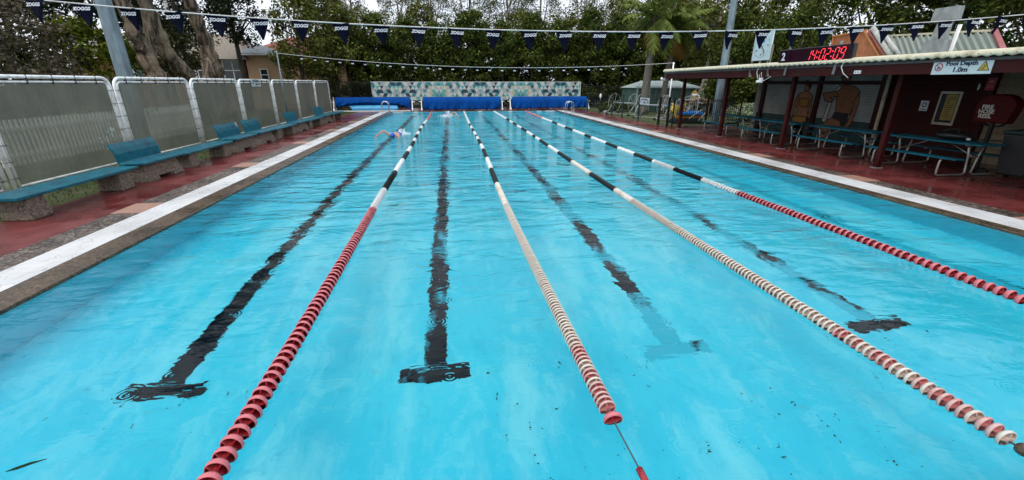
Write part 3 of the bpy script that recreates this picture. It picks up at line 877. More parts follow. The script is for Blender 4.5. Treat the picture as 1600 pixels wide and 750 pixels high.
# ------------------------------------------------------------------ far end: pool cover reels, mural wall, fence
def cover_reel(label, x0, x1, y, kind):
    r = thing('pool_cover_reel', label, 'pool cover reel', (x0, y, 0), 0, 'rolled pool covers at the far end')
    L = x1 - x0
    b = MB(); n = 40; seg = 18; vs = []
    rg = random.Random(int(x0 * 10) + 40)
    ph = [rg.uniform(0, 6) for _ in range(6)]
    for i in range(n + 1):
        u = i / n; x = u * L
        e = min(u, 1 - u)
        for k in range(seg):
            a = 2 * math.pi * k / seg
            rad = .33 + .02 * math.sin(u * 9 + ph[0]) + .012 * math.sin(k * 2 + u * 22 + ph[1]) - .1 * max(0, .03 - e) / .03
            z = .68 + rad * math.sin(a)
            yy = rad * math.cos(a)
            vs.append((x, yy, z))
    fs = [(i * seg + k, i * seg + (k + 1) % seg, (i + 1) * seg + (k + 1) % seg, (i + 1) * seg + k) for i in range(n) for k in range(seg)]
    fs += [tuple(range(seg))[::-1], tuple(n * seg + k for k in range(seg))]
    b.add(vs, fs); b.build('rolled_cover', M['cover_blue'], r, True)
    # cloth hanging over the front, gathered into folds
    b = MB(); n = 90; rows = 9; vs = []
    for i in range(n + 1):
        u = i / n; x = u * L
        e = min(u, 1 - u)
        if kind == 'lifted': drop = .30 + .62 * (1 - math.sin(min(1, max(0, (u - .02) / .96)) * math.pi)) ** 2 * .5 + (.25 if u > .9 else 0) * (u - .9) * 10 + .12 * abs(u - .4)
        elif kind == 'slant': drop = .86 - .08 * u
        else: drop = .88
        for j in range(rows + 1):
            v = j / rows
            a = R(95) - v * R(95) if v < .3 else 0
            fold = .055 * v * math.sin(u * 60 + 2.0 * math.sin(u * 13 + ph[2]) + v * 3) * (1.6 if e < .16 else .6) + .03 * v * math.sin(u * 140 + ph[3])
            if v < .3:
                w_ = v / .3
                aa = R(100) * (1 - w_)
                vs.append((x, -.37 * math.cos(aa) - .0, .68 + .37 * math.sin(aa)))
            else:
                vs.append((x, -.37 - fold * (v - .3) * 2 - .03 * (v - .3), .68 - (v - .3) / .7 * (drop - .3)))
    fs = [(i * (rows + 1) + j, i * (rows + 1) + j + 1, (i + 1) * (rows + 1) + j + 1, (i + 1) * (rows + 1) + j) for i in range(n) for j in range(rows)]
    b.add(vs, fs)
    o = b.build('draped_cloth', M['cover_blue'], r, True)
    s = o.modifiers.new('Solidify', 'SOLIDIFY'); s.thickness = .012
    if kind == 'lifted':
        b = MB(); n = 30; vs = []
        for i in range(n + 1):
            u = i / n; x = L * (.2 + .62 * u) ; wv = .02 * math.sin(u * 25)
            top = .42 + .04 * math.sin(u * 3)
            vs += [(x - .12 * (1 - u), -.36 + wv, top), (x + .05 * (1 - u) + (.12 if u > .9 else 0), -.46 + wv, .24), (x + .1 * (1 - 2 * u), -.47 + wv, .06)]
        b.add(vs, [(i * 3 + j, i * 3 + j + 1, (i + 1) * 3 + j + 1, (i + 1) * 3 + j) for i in range(n) for j in range(2)])
        o = b.build('bubble_sheet', M['bubble_blue'], r, True); s = o.modifiers.new('Solidify', 'SOLIDIFY'); s.thickness = .02
        MB().box(-.05, L * 1.0, -.62, -.5, .0, .075).build('base_rail', M['white'], r, bevel=.01)
    for x in (-.14, L + .14):
        b = MB()
        b.tube([(x, -.5, .05), (x, -.1, .78), (x, .35, .05)], .035, 6).tube([(x, -.5, .05), (x, .35, .05)], .035, 6)
        b.tube([(x, -.12, .7), (x, -.12, 1.05)], .03, 6)
        b.build('stand', M['white_tube'], r)
        b = MB(); b.tube([(x - .04, 0, .68), (x + .04, 0, .68)], .13, 12); b.tube([(x, 0, .68), (x + (.2 if x > 0 else -.2), 0, .68)], .03, 6); b.tube([(x, -.4, .1), (x + .06, -.4, .1)], .09, 10)
        b.build('hub_wheel', M['white_tube'], r, auto=40)
    return r
cover_reel('rolled blue pool cover at the left with pale blue sheet showing below', -8.75, -3.15, 36.0, 'lifted')
cover_reel('rolled blue pool cover in the middle of the far end', -2.15, 3.95, 36.0, 'full')
cover_reel('rolled blue pool cover behind the right ladder', 4.9, 11.1, 36.0, 'slant')
b = MB()
for x, w_ in ((-2.95, .16), (-2.72, .1), (-2.4, .1), (4.25, .12), (4.5, .1), (4.68, .12)):
    pass

# mural boards with triangle pattern
def mural():
    r = thing('mural_wall', 'long board wall painted with teal, navy and white triangles behind the pool covers', 'mural', (-6.35, 38.0, 0))
    L = 17.5; z0, z1 = .72, 2.14
    MB().box(0, L, .02, .1, z0, z1).build('board', M['cream'], r)
    b = MB()
    for i in range(10): b.box(.3 + i * (L - .6) / 9, .4 + i * (L - .6) / 9, .1, .18, 0, z1 - .1)
    b.build('support_post', M['black'], r)
    b = MB(); b.box(-.03, L + .03, -.005, .12, z1, z1 + .03); b.box(L, L + .04, -.005, .12, z0, z1); b.build('edge_trim', M['white'], r)
    pal = [simple('mural_' + n, c, .6, .08, 6) for n, c in (('white', (.5, .53, .5)), ('pale_grey', (.34, .36, .36)), ('light_teal', (.11, .34, .33)), ('teal', (.04, .2, .21)), ('navy', (.01, .04, .07)), ('cream', (.42, .42, .27)))]
    rows = 5; h = (z1 - z0) / rows; s = h / .866
    b = MB(); rg = random.Random(12); cache = {}
    per = 6.9; c0 = 2.0
    nc = int(L / (s / 2)) + 1
    for j in range(rows):
        for i in range(-1, nc):
            xa = i * s / 2; up = (i + j) % 2 == 0
            xc = xa + s / 2
            q = (xc - c0) / per; fr = abs(q - round(q)) * per      # distance to the nearest dark centre
            key = (round(fr / (s / 2)), j)
            if key not in cache: cache[key] = rg.random()
            t = cache[key]; d = fr / (per / 2)
            if d < .38: w = [.22, .14, .12, .17, .35, 0]
            elif d < .78: w = [.3, .22, .22, .18, .08, 0]
            else: w = [.26, .12, .16, .1, .0, .36]
            acc = 0; c = 0
            for c, ww in enumerate(w):
                acc += ww
                if t < acc: break
            za, zb = z0 + j * h, z0 + (j + 1) * h
            xs = [max(0, min(L, v)) for v in (xa, xa + s, xa + s / 2)]
            if up: tri = [(xs[0], 0, za), (xs[1], 0, za), (xs[2], 0, zb)]
            else: tri = [(xs[0], 0, zb), (xs[2], 0, za), (xs[1], 0, zb)]
            if abs(xs[0] - xs[1]) < .01: continue
            b.add(tri, [(0, 1, 2)], c)
    b.build('triangle_pattern', pal, r)
mural()

def picket(label, P0, P1, h, posts, step=.11, mat=None, top=True, name='picket_fence', group=None):
    P0 = Vector(P0); P1 = Vector(P1); d = P1 - P0; L = d.length; ang = math.atan2(d.y, d.x)
    r = thing(name, label, 'fence', P0, ang, group)
    mat = mat or M['black']
    b = MB(); n = int(L / step)
    for k in range(n + 1): b.box(k * step - .009, k * step + .009, -.009, .009, .06, h - (.0 if top else .03))
    b.build('picket', mat, r)['kind'] = 'stuff'
    for z in ((.12, .2), (h - .14, h - .1)):
        MB().box(0, L, -.019, -.0095, z[0], z[1]).build('rail', mat, r)
    for k in range(posts + 1):
        x = L * k / posts
        MB().box(x - .03, x + .03, -.05, .012, 0, h + .04).build('post', mat, r)
    return r
picket('tall black picket fence behind the left and middle pool covers', (-11.5, 38.4, 0), (-6.4, 38.4, 0), 2.25, 3)
picket('tall black picket fence from the mural towards the right trees', (11.2, 38.3, 0), (17, 38.3, 0), 1.9, 3)
picket('black picket fence between the palm lawn and the shelter end wall', (11.15, 21.2, 0), (14.4, 20.6, 0), 1.35, 2, .1)

# ladders
def ladder(label, x, y, side):
    r = thing('pool_ladder', label, 'pool ladder', (x, y, 0), 0, 'steel pool ladders')
    for dy in (-.25, .25):
        pts = [(side * .42, dy, .0)]
        for k in range(9):
            a = math.pi * k / 8; pts.append((side * (.17 + .25 * math.cos(a)), dy, .58 + .26 * math.sin(a)))
        pts += [(-side * .08, dy, 0), (-side * .08, dy, -.9)]
        MB().tube(pts, .024, 8).build('handrail', M['chrome'], r, True)
    for z in (-.25, -.5, -.75): MB().box(-side * .08 - .04, -side * .08 + .04, -.25, .25, z - .015, z + .015).build('step', M['chrome'], r)
    return r
ladder('steel pool ladder at the far left corner of the pool', PX0 - .05, 32.9, -1)
ladder('steel pool ladder at the far right corner of the pool', PX1 + .05, 31.2, 1)

# chain wire fence along the right deck
def chain_fence():
    r = thing('mesh_fence', 'dark mesh fence with square posts between the pool deck and the palm lawn', 'fence', (0, 0, 0))
    P = [(10.72, 34.2), (10.72, 31.2), (10.74, 28.8), (10.76, 27.0), (10.8, 24.6), (10.84, 22.1), (10.95, 21.35)]
    m = M['dark_green']
    for i, (x, y) in enumerate(P):
        w_ = .05 if i in (5, 6) else .032
        MB().box(x - w_, x + w_, y - w_, y + w_, 0, 1.42).build('post', M['black'] if i > 4 else m, r)
    b = MB()
    for i in range(len(P) - 1):
        a = Vector((*P[i], 0)); c = Vector((*P[i + 1], 0)); L = (c - a).length; nw = int(L / .16)
        for z in (.06, .45, .85, 1.36): b.bar(a + Vector((0, 0, z)), c + Vector((0, 0, z)), .012)
        for k in range(nw):
            q = a.lerp(c, k / nw); b.bar(q + Vector((0, 0, .05)), q + Vector((0, 0, 1.36)), .005)
    o = b.build('wire_mesh', m, r)
chain_fence()
depth_sign('white pool depth sign hanging on the dark mesh fence in front of the palm', (10.7, 23.75, 1.12), R(-90), 1.2, .36)
r = thing('small_fence_sign', 'tiny square white sign on the black gate post beside the shelter', 'sign', (11.3, 21.1, 1.15))
MB().box(-.13, .13, -.02, .0, -.13, .13).build('plate', M['sign_white'], r); MB().box(-.07, .07, -.024, -.02, -.06, .07).build('symbol', M['grey_metal'], r)
r = thing('gate_lock_box', 'small white box on top of the dark mesh fence by the trees', 'box', (10.68, 31.2, 1.2))
MB().ball((0, -.06, 0), (.09, .05, .16), 10, 7).build('cover', M['white'], r, True)
MB().tube([(0, -.06, -.3), (0, -.06, 0)], .02, 6).build('mount', M['grey_metal'], r)
r = thing('backwash_valve', 'small grey pipe fitting on the deck by the mesh fence', 'pipe fitting', (10.3, 29.0, 0))
MB().tube([(0, 0, 0), (0, 0, .22), (.12, 0, .3)], .06, 8).tube([(-.1, 0, .22), (.1, 0, .22)], .09, 8).build('pipe', M['grey_metal'], r, auto=40)

# lane rope storage reels on the lawn
def storage_reel(label, x, y, rz, sheet_=False):
    r = thing('storage_reel', label, 'storage reel', (x, y, 0), rz, 'white wheeled lane rope reels on the lawn')
    L = 1.7; RR = .62
    for sx in (-L / 2, L / 2):
        b = MB()
        b.tube([(sx, RR * math.cos(2 * math.pi * k / 28), .78 + RR * math.sin(2 * math.pi * k / 28)) for k in range(28)], .013, 6, closed=True)
        for k in range(3):
            a = math.pi * k / 3 + .3; b.tube([(sx, RR * math.cos(a), .78 + RR * math.sin(a)), (sx, -RR * math.cos(a), .78 - RR * math.sin(a))], .009, 5)
        b.build('spoked_wheel', M['dull_tube'], r, True)
    MB().tube([(-L / 2, 0, .78), (L / 2, 0, .78)], .06, 10).build('axle', M['grey_metal'], r, True)
    b = MB()
    for sx in (-L / 2 - .1, L / 2 + .1):
        b.tube([(sx, -.6, .1), (sx, 0, .78), (sx, .6, .1)], .025, 6).tube([(sx, -.6, .1), (sx, .6, .1)], .025, 6)
    b.tube([(-L / 2 - .1, -.6, .1), (L / 2 + .1, -.6, .1)], .02, 6)
    b.build('trolley_frame', M['dull_tube'], r, True)
    b = MB()
    for sx in (-L / 2 - .1, L / 2 + .1):
        for y in (-.6, .6): b.tube([(sx - .03, y, .08), (sx + .03, y, .08)], .08, 10)
    b.build('castor', M['black'], r)
    return r
storage_reel('white spoked storage reel on the lawn, leftmost behind the mesh fence', 11.75, 29.3, R(-62))
storage_reel('white spoked storage reel on the lawn in front of the green shed door', 12.4, 26.2, R(-45))
storage_reel('white spoked storage reel behind the hanging pool depth sign', 12.75, 24.0, R(-70))
r = thing('yellow_tarpaulin', 'crumpled yellow sheet draped over a white frame behind the mesh fence', 'tarpaulin', (12.35, 23.0, 0))
b = MB(); n = 14; vs = []; rg = random.Random(8)
for i in range(n + 1):
    for j in range(7):
        u = i / n; v = j / 6
        vs.append((-.45 + .95 * u + .06 * math.sin(v * 7), -.1 * math.sin(u * 6) * (1 + v) + .3 * v * (u - .5), 1.02 - v * (.3 + .62 * math.sin(u * 2.6 + .2)) + .03 * math.sin(u * 20)))
b.add(vs, [(i * 7 + j, i * 7 + j + 1, (i + 1) * 7 + j + 1, (i + 1) * 7 + j) for i in range(n) for j in range(6)])
o = b.build('sheet', M['yellow'], r, True); s_ = o.modifiers.new('Solidify', 'SOLIDIFY'); s_.thickness = .01
b = MB(); b.tube([(-.7, .05, .5), (.1, .05, 1.1), (.6, .05, .75), (1.0, .05, .1)], .03, 6); b.tube([(-.5, .1, .0), (.1, .05, 1.1)], .025, 6); b.tube([(.5, .1, 0), (.6, .05, .78)], .025, 6)
b.build('frame', M['dull_tube'], r, True)
r = thing('folded_trolley', 'white folded tube trolley leaning beside the black gate post', 'trolley', (13.2, 22.6, 0))
b = MB(); b.tube([(-.5, 0, .15), (.3, 0, .7), (.55, 0, .55), (.2, 0, .1)], .03, 6).tube([(-.4, .3, .1), (.35, .3, .6)], .03, 6).tube([(.3, 0, .7), (.35, .3, .6)], .03, 6)
b.build('frame', M['dull_tube'], r, True)
MB().tube([(-.5, -.03, .15), (-.5, .03, .15)], .14, 12).tube([(.2, .27, .13), (.2, .33, .13)], .13, 12).build('wheel', M['black'], r)

# green garden shed
def shed():
    r = thing('garden_shed', 'green ribbed metal shed with pale gabled roof behind the palm trunks', 'shed', (14.2, 33.0, 0))
    mg = simple('green_ribbed_metal', (.085, .15, .125), .5, .15, 3, dirt=(.05, .09, .075))
    def ribbed(x0, x1, y, z0, z1, name, axis='x'):
        b = MB(); n = int((x1 - x0) / .09); vs = []
        for i in range(n + 1):
            t = x0 + (x1 - x0) * i / n; o = .02 if i % 4 in (1, 2) else 0
            p = (t, y - o) if axis == 'x' else (y - o, t)
            vs += [(p[0], p[1], z0), (p[0], p[1], z1)]
        b.add(vs, [(2 * i, 2 * i + 2, 2 * i + 3, 2 * i + 1) for i in range(n)]); return b.build(name, mg, r)
    W, D, H = 4.8, 3.0, 1.72
    ribbed(0, W, 0, 0, H, 'wall'); ribbed(0, D, -.0, 0, H, 'wall', 'y'); 
    MB().box(.02, W - .02, .02, D, 0, H).build('wall_panel', mg, r)
    b = MB(); b.box(.45, .5, -.05, -.02, 0, H); b.box(1.0, 1.05, -.05, -.02, 0, H); b.box(W - .04, W + .03, -.05, -.01, 0, H); b.box(-.04, .04, -.05, -.01, 0, H)
    b.build('door_frame', M['sign_white'], r)
    # hipped/gabled pale roof
    roof = simple('pale_green_roof', (.36, .42, .4), .45, .12, 3)
    b = MB(); e = .18; A0 = (-e, -e, H); B0 = (W + e, -e, H); C0 = (W + e, D + e, H); D0 = (-e, D + e, H)
    R0 = (.85, D / 2, H + .5); R1 = (W - .9, D / 2, H + .5)
    b.add([A0, B0, C0, D0, R0, R1], [(0, 1, 5, 4), (1, 2, 5), (2, 3, 4, 5), (3, 0, 4), (0, 3, 2, 1)])
    b.build('roof', roof, r)
    b = MB(); b.box(-e - .02, W + e + .02, -e - .03, -e, H - .02, H + .1); b.bar((-e, -e, H + .06), R0, .07, .06); b.bar(R0, R1, .09, .05); b.bar(R1, (W + e, -e, H + .06), .06, .06)
    b.build('fascia', M['sign_white'], r)
shed()

# objects seen between the shelter posts
r = thing('foam_mat_stack', 'stack of bright blue and orange foam mats behind the black pickets', 'foam mats', (13.0, 23.2, 0), .1)
MB().box(-.9, .8, -.4, .4, .0, .22).build('base_mat', M['dark_green'], r, bevel=.03)
MB().box(-.65, .75, -.42, .3, .42, .58).build('blue_mat', M['float_blue'], r, bevel=.03); MB().box(-.8, .0, -.1, .4, .6, .68).box(-.7, .7, -.35, .35, .24, .4).build('orange_mat', M['float_orange'], r, bevel=.03)
r = thing('warning_sign', 'yellow diamond road warning sign beyond the picket fence', 'sign', (16.3, 28.4, 0))
MB().tube([(0, .03, 0), (0, .03, 1.4)], .03, 6).build('post', M['grey_metal'], r)
MB().cbox((0, 0, 1.38), (.36, .02, .36), Matrix.Rotation(R(45), 3, 'Y')).build('plate', M['sign_yellow'], r)
MB().box(-.08, .08, -.016, -.011, 1.36, 1.46).box(-.1, -.04, -.016, -.011, 1.28, 1.36).box(.03, .08, -.016, -.011, 1.28, 1.36).build('symbol', M['black'], r)
def parked_car(label, x, y, rz, paint):
    r = thing('parked_car', label, 'car', (x, y, 0), rz)
    prof = [(-2.1, .3), (-2.15, .75), (-1.9, .9), (-1.35, 1.0), (-.95, 1.42), (.55, 1.45), (1.15, 1.0), (2.0, .85), (2.15, .6), (2.1, .3)]
    Mx = Matrix.Translation((0, .85, 0)) @ Matrix.Rotation(R(90), 4, 'X')
    MB().prism(prof, Mx, 1.7).build('body', paint, r, bevel=.07)
    win = [(-1.22, 1.0), (-.9, 1.34), (.5, 1.37), (.98, 1.0)]
    b = MB(); b.prism(win, Matrix.Translation((0, .87, 0)) @ Matrix.Rotation(R(90), 4, 'X'), 1.74); b.build('window', M['black'], r)
    for sx in (-1.3, 1.3):
        for sy in (-.8, .8):
            t = MB().tube([(sx, sy - .1, .32), (sx, sy + .1, .32)], .32, 18).build('wheel', M['black'], r, auto=40)
            MB().tube([(sx, sy - .11, .32), (sx, sy + .11, .32)], .19, 12).build('rim', M['grey_metal'], t, auto=40)
    for sy in (-.6, .6): MB().box(2.08, 2.17, sy - .18, sy + .18, .62, .76).build('headlight', M['sign_white'], r, bevel=.02)
    return r
car_red = simple('dark_red_car_paint', (.12, .008, .012), .2, .05); car_black = simple('black_car_paint', (.01, .011, .013), .18, .05)
parked_car('dark red car parked beyond the fence, left of the yellow sign', 17.6, 35.5, R(10), car_red)
parked_car('black car parked beyond the fence, right of the yellow sign', 19.3, 31.5, R(15), car_black)
r = thing('fallen_log', 'weathered pale log propped behind the black pickets', 'log', (16.2, 27.2, 0))
MB().tube([(-1.1, 0, .9), (-.2, .1, 1.0), (.9, .1, .82)], [.2, .24, .16], 10).tube([(-.9, 0, 0), (-.8, 0, .9)], .12, 8).tube([(.5, .1, 0), (.5, .1, .85)], .12, 8).build('wood', M['bark_paper'], r, True)
r = thing('float_string', 'string of small white floats hung along the black picket fence top', 'float string', (11.6, 21.6, 1.28))
for k in range(11): MB().ball((k * .13, 0, -.002 * k * k), (.055, .05, .04), 8, 6).build('float', M['white_float'], r, True)
MB().tube([(k * .13, 0, -.002 * k * k) for k in range(11)], .01, 5).build('cord', M['cable'], r)
r = thing('cctv_camera', 'white camera on a bent bracket near the thick steel pole', 'camera', (14.35, 24.5, 1.1))
MB().tube([(0, 0, -1.1), (0, 0, .3), (-.28, 0, .36)], .035, 8).build('bracket', M['white_tube'], r, True); MB().cbox((-.3, 0, .33), (.22, .12, .11)).build('housing', M['white'], r, bevel=.02)
# ------------------------------------------------------------------ shelter on the right
WX = 14.4
pav = thing('poolside_shelter', 'low maroon shelter with painted brick wall along the right side of the pool', 'shelter', (0, 0, 0))
# brick wall, engaged columns
MB().box(WX, WX + .2, 13.35, 19.4, .78, 2.62).build('brick_wall', M['brick_white'], pav)
MB().box(WX - .004, WX + .2, 13.35, 19.4, 0, .78).build('brick_base', M['brick_green'], pav)
MB().box(WX - .02, WX + .2, 19.4, 19.6, 0, 2.62).build('wall_end', M['brick_white'], pav)
MB().box(WX, WX + .2, -4.0, 10.15, 0, 2.62).build('block_wall', M['block_cream'], pav)
b = MB()
for k in range(20): 
    z = .02 + k * .13
    b.hexa([(WX - .012, 10.35, z), (WX + .1, 10.35, z), (WX + .1, 13.1, z), (WX - .012, 13.1, z)], [(WX + .004, 10.35, z + .128), (WX + .1, 10.35, z + .128), (WX + .1, 13.1, z + .128), (WX + .004, 13.1, z + .128)])
b.build('clad_wall', M['maroon'], pav)
for y0, y1 in ((18.98, 19.18), (15.85, 16.02), (13.2, 13.4), (10.15, 10.35), (8.55, 8.75)):
    MB().box(WX - .1, WX + .05, y0, y1, 0, 2.6).build('wall_column', M['maroon'], pav, bevel=.006)
MB().box(WX - .09, WX - .005, 13.4, 19.35, 2.02, 2.14).build('tie_rail', M['maroon'], pav)
MB().tube([(WX - .16, 13.08, 0), (WX - .16, 13.08, 2.6)], .06, 12).build('downpipe', M['cream'], pav, True)
# posts
for y in (-.6, 2.7, 6.15, 9.72, 13.2, 16.7, 20.05):
    MB().box(10.88, 11.0, y - .06, y + .06, 0, 2.28).build('post', M['maroon'], pav, bevel=.006)
    MB().box(10.84, 11.04, y - .1, y + .1, 0, .02).build('post_foot', M['grey_metal'], pav)
# beams and rafters
MB().box(10.86, 11.02, -4, 20.7, 2.28, 2.5).build('front_beam', M['maroon'], pav)
for i in range(18):
    y = -3.4 + i * 1.38
    MB().box(10.36, WX - .002, y - .03, y + .03, 2.4, 2.55).build('rafter', M['maroon'], pav)
MB().box(10.3, 10.34, -4, 20.75, 2.26, 2.52).build('fascia', M['maroon'], pav)
MB().box(10.27, 10.299, -4, 20.78, 2.49, 2.545).build('gutter_lip', simple('gutter_grey', (.09, .085, .085), .5, spec=.2), pav)
MB().box(10.34, WX, 20.7, 20.74, 2.26, 2.52).build('end_fascia', M['maroon'], pav)
MB().tube([(10.45, 20.8, 2.22), (10.15, 20.8, 2.22), (10.1, 20.75, 2.3)], .06, 8).build('gutter_outlet', M['white'], pav, True)
# corrugated roof and rolled cream capping with scalloped lower edge
def corrug(name, x0, x1, y0, y1, z0, z1, pitch, amp, mat, parent, th=.01):
    n = int((y1 - y0) / (pitch / 6)); vs = []
    for i in range(n + 1):
        y = y0 + (y1 - y0) * i / n; o = amp * math.sin(i / 6 * 2 * math.pi)
        vs += [(x0, y, z0 + o), (x1, y, z1 + o)]
    b = MB(); b.add(vs, [(2 * i, 2 * i + 1, 2 * i + 3, 2 * i + 2) for i in range(n)])
    o = b.build(name, mat, parent, True); return o
corrug('roof_sheet', 10.22, 17.0, -4, 20.85, 2.585, 2.75, .2, .018, M['cream'], pav)
b = MB(); y0, y1, p = -4.0, 20.88, .2; n = int((y1 - y0) / (p / 8)); vs = []
for i in range(n + 1):
    y = y0 + (y1 - y0) * i / n; s = math.sin(i / 8 * 2 * math.pi)
    vs += [(10.2, y, 2.565 + .016 * s), (10.19 + .004 * s, y, 2.60 + .006 * s), (10.21, y, 2.655), (10.27, y, 2.69), (10.36, y, 2.695)]
b.add(vs, [(5 * i + j, 5 * i + j + 1, 5 * i + j + 6, 5 * i + j + 5) for i in range(n) for j in range(4)])
o = b.build('roof_capping', M['cream'], pav, True); s_ = o.modifiers.new('Solidify', 'SOLIDIFY'); s_.thickness = .006
b = MB()
for i in range(82): b.tube([(10.185, 4.5 + i * .2, 2.612), (10.2, 4.5 + i * .2, 2.612)], .009, 6)
b.build('screw', M['screw'], pav)['kind'] = 'stuff'
MB().add([(10.36, -4, 2.56), (WX + .2, -4, 2.6), (WX + .2, 20.7, 2.6), (10.36, 20.7, 2.56)], [(0, 1, 2, 3)]).build('ceiling_lining', M['maroon'], pav)
MB().box(WX + .2, 17.2, -4, 19.55, 0, 2.56).build('rear_block', M['block_cream'], pav)

# painted bathers on the brick wall (flat paint, a few millimetres proud)
pm = {k: simple('wall_paint_' + k, c, .7, .2, 8) for k, c in dict(skin=(.36, .16, .07), tan=(.27, .11, .048), gold=(.36, .18, .03), line=(.04, .015, .01), cloth=(.5, .5, .42), dark=(.015, .012, .015)).items()}
def paint(polys, name, out=True):
    root = None
    for k, (poly, mk, nm) in enumerate(polys):
        b = MB(); d = .004 + k * .003
        vs = [(WX - d, y, max(.02, z)) for y, z in poly]
        b.add(vs, [tuple(range(len(vs)))])
        cx = [Vector((WX - d - .001, y, max(.02, z))) for y, z in poly]
        o = b.build(name if root is None else nm, pm[mk], pav if root is None else root)
        b = MB(); n = len(cx)
        for i in range(n):
            a, c = cx[i], cx[(i + 1) % n]
            t = (c - a); 
            if t.length < 1e-4: continue
            t.normalize(); nn = Vector((0, -t.z, t.y)) * .017
            e = t * .008
            b.add([a - nn - e, c - nn + e, c + nn + e, a + nn - e], [(0, 1, 2, 3)])
        ol = b.build('painted_outline', pm['line'], pav if root is None else root)
        if root is None: root = o; ol.parent = o
    return root
def ell(cy, cz, ry, rz, n=16): return [(cy + ry * math.cos(2 * math.pi * k / n), cz + rz * math.sin(2 * math.pi * k / n)) for k in range(n)]
wbody = [(16.72, 1.76), (17.0, 1.64), (16.98, 1.17), (16.85, 0.98), (17.08, 0.68), (17.03, 0.37), (16.9, 0.28), (16.82, 0.0), (16.28, 0.0), (16.35, 0.33), (16.17, 0.72), (16.4, 1.07), (16.32, 1.21), (16.24, 1.59), (16.49, 1.74)]
paint([(wbody, 'skin', 'x'), (ell(16.63, 1.93, .12, .19), 'skin', 'painted_face'),
       ([(16.83, 2.04), (16.75, 2.17), (16.49, 2.13), (16.4, 1.99), (16.45, 1.81), (16.56, 1.95), (16.72, 2.06)], 'dark', 'painted_hair'),
       ([(17.0, 1.64), (17.1, 1.44), (17.14, 0.82), (17.04, 0.79), (16.95, 1.31)], 'skin', 'painted_arm'),
       ([(16.24, 1.59), (16.16, 1.15), (16.15, 0.72), (16.24, 0.74), (16.3, 1.34)], 'skin', 'painted_arm'),
       ([(16.88, 1.45), (16.55, 1.5), (16.37, 1.4), (16.37, 1.2), (16.62, 1.14), (16.83, 1.22)], 'gold', 'painted_top'),
       ([(17.07, 0.72), (16.79, 0.79), (16.32, 0.77), (16.26, 0.61), (16.6, 0.48), (17.02, 0.55)], 'gold', 'painted_costume')], 'painted_woman')
paint([([(15.09, 1.96), (14.85, 2.02), (14.4, 1.94), (14.18, 1.8), (14.16, 1.48), (14.32, 1.24), (14.35, 1.0), (15.0, 1.05), (15.06, 1.45), (15.3, 1.78)], 'tan', 'x'),
       ([(15.12, 2.29), (14.69, 2.29), (14.68, 2.11), (14.81, 2.01), (14.98, 2.08)], 'tan', 'painted_face'),
       ([(15.07, 1.99), (15.24, 1.84), (15.39, 1.44), (15.52, 0.67), (15.32, 0.63), (15.28, 1.26), (15.11, 1.78), (14.98, 1.92)], 'cloth', 'painted_towel'),
       ([(14.18, 1.8), (14.1, 1.43), (14.15, 0.96), (14.21, 0.65), (14.33, 0.48), (14.52, 0.5), (14.37, 0.7), (14.29, 1.13), (14.33, 1.48)], 'tan', 'painted_arm'),
       ([(15.15, 1.78), (15.76, 1.71), (15.6, 1.43), (15.26, 1.38), (15.17, 1.5), (15.4, 1.56), (15.02, 1.6)], 'tan', 'painted_arm'),
       ([(15.01, 1.03), (14.41, 1.02), (14.4, 0.76), (14.45, 0.56), (14.6, 0.56), (14.67, 0.74), (15.08, 0.83)], 'dark', 'painted_briefs'),
       ([(14.6, 0.56), (14.45, 0.56), (14.58, 0.44), (15.1, 0.37), (15.11, 0.06), (15.39, 0.05), (15.5, 0.41), (15.34, 0.68), (15.08, 0.83), (14.67, 0.74)], 'tan', 'painted_leg')], 'painted_man')

def strokes(lines, name, w=.011, d=.034):
    b = MB()
    for L in lines:
        for (ya, za), (yb, zb) in zip(L[:-1], L[1:]):
            dy, dz = yb - ya, zb - za; l = math.hypot(dy, dz); ny, nz = -dz / l * w / 2, dy / l * w / 2
            b.add([(WX - d, ya - ny, za - nz), (WX - d, yb - ny, zb - nz), (WX - d, yb + ny, zb + nz), (WX - d, ya + ny, za + nz)], [(0, 1, 2, 3)])
    return b.build(name, pm['line'], pav)
strokes([[(16.7, 1.98), (16.66, 1.97)], [(16.6, 1.98), (16.55, 1.97)], [(16.63, 1.96), (16.645, 1.9), (16.61, 1.89)], [(16.67, 1.84), (16.62, 1.83), (16.58, 1.845)],
         [(16.62, 1.14), (16.62, .82)], [(16.64, .98), (16.6, .97)], [(16.55, .48), (16.55, .05)], [(16.88, 1.45), (16.92, 1.68)], [(16.4, 1.42), (16.42, 1.7)], [(16.85, 1.35), (16.7, 1.25), (16.6, 1.35)], [(16.6, 1.35), (16.48, 1.25), (16.4, 1.33)]], 'figure_line')
strokes([[(14.98, 2.17), (14.93, 2.17)], [(14.85, 2.17), (14.8, 2.165)], [(14.92, 2.16), (14.94, 2.1), (14.89, 2.09)], [(14.95, 2.06), (14.86, 2.055)],
         [(14.98, 1.88), (14.8, 1.9), (14.5, 1.86)], [(15.0, 1.62), (14.88, 1.55), (14.74, 1.58), (14.72, 1.74)], [(14.72, 1.58), (14.55, 1.53), (14.42, 1.6)], [(14.73, 1.5), (14.72, 1.12)], [(14.9, 1.4), (14.86, 1.32), (14.6, 1.32)], [(14.9, 1.25), (14.6, 1.22)],
         [(14.36, 1.48), (14.42, 1.3), (14.4, 1.08)], [(15.3, 1.55), (15.42, 1.2), (15.4, .7)], [(15.2, 1.6), (15.3, 1.3)], [(15.6, 1.6), (15.5, 1.52), (15.42, 1.58)], [(15.05, .7), (15.3, .6)], [(15.3, .36), (15.28, .1)]], 'figure_line')
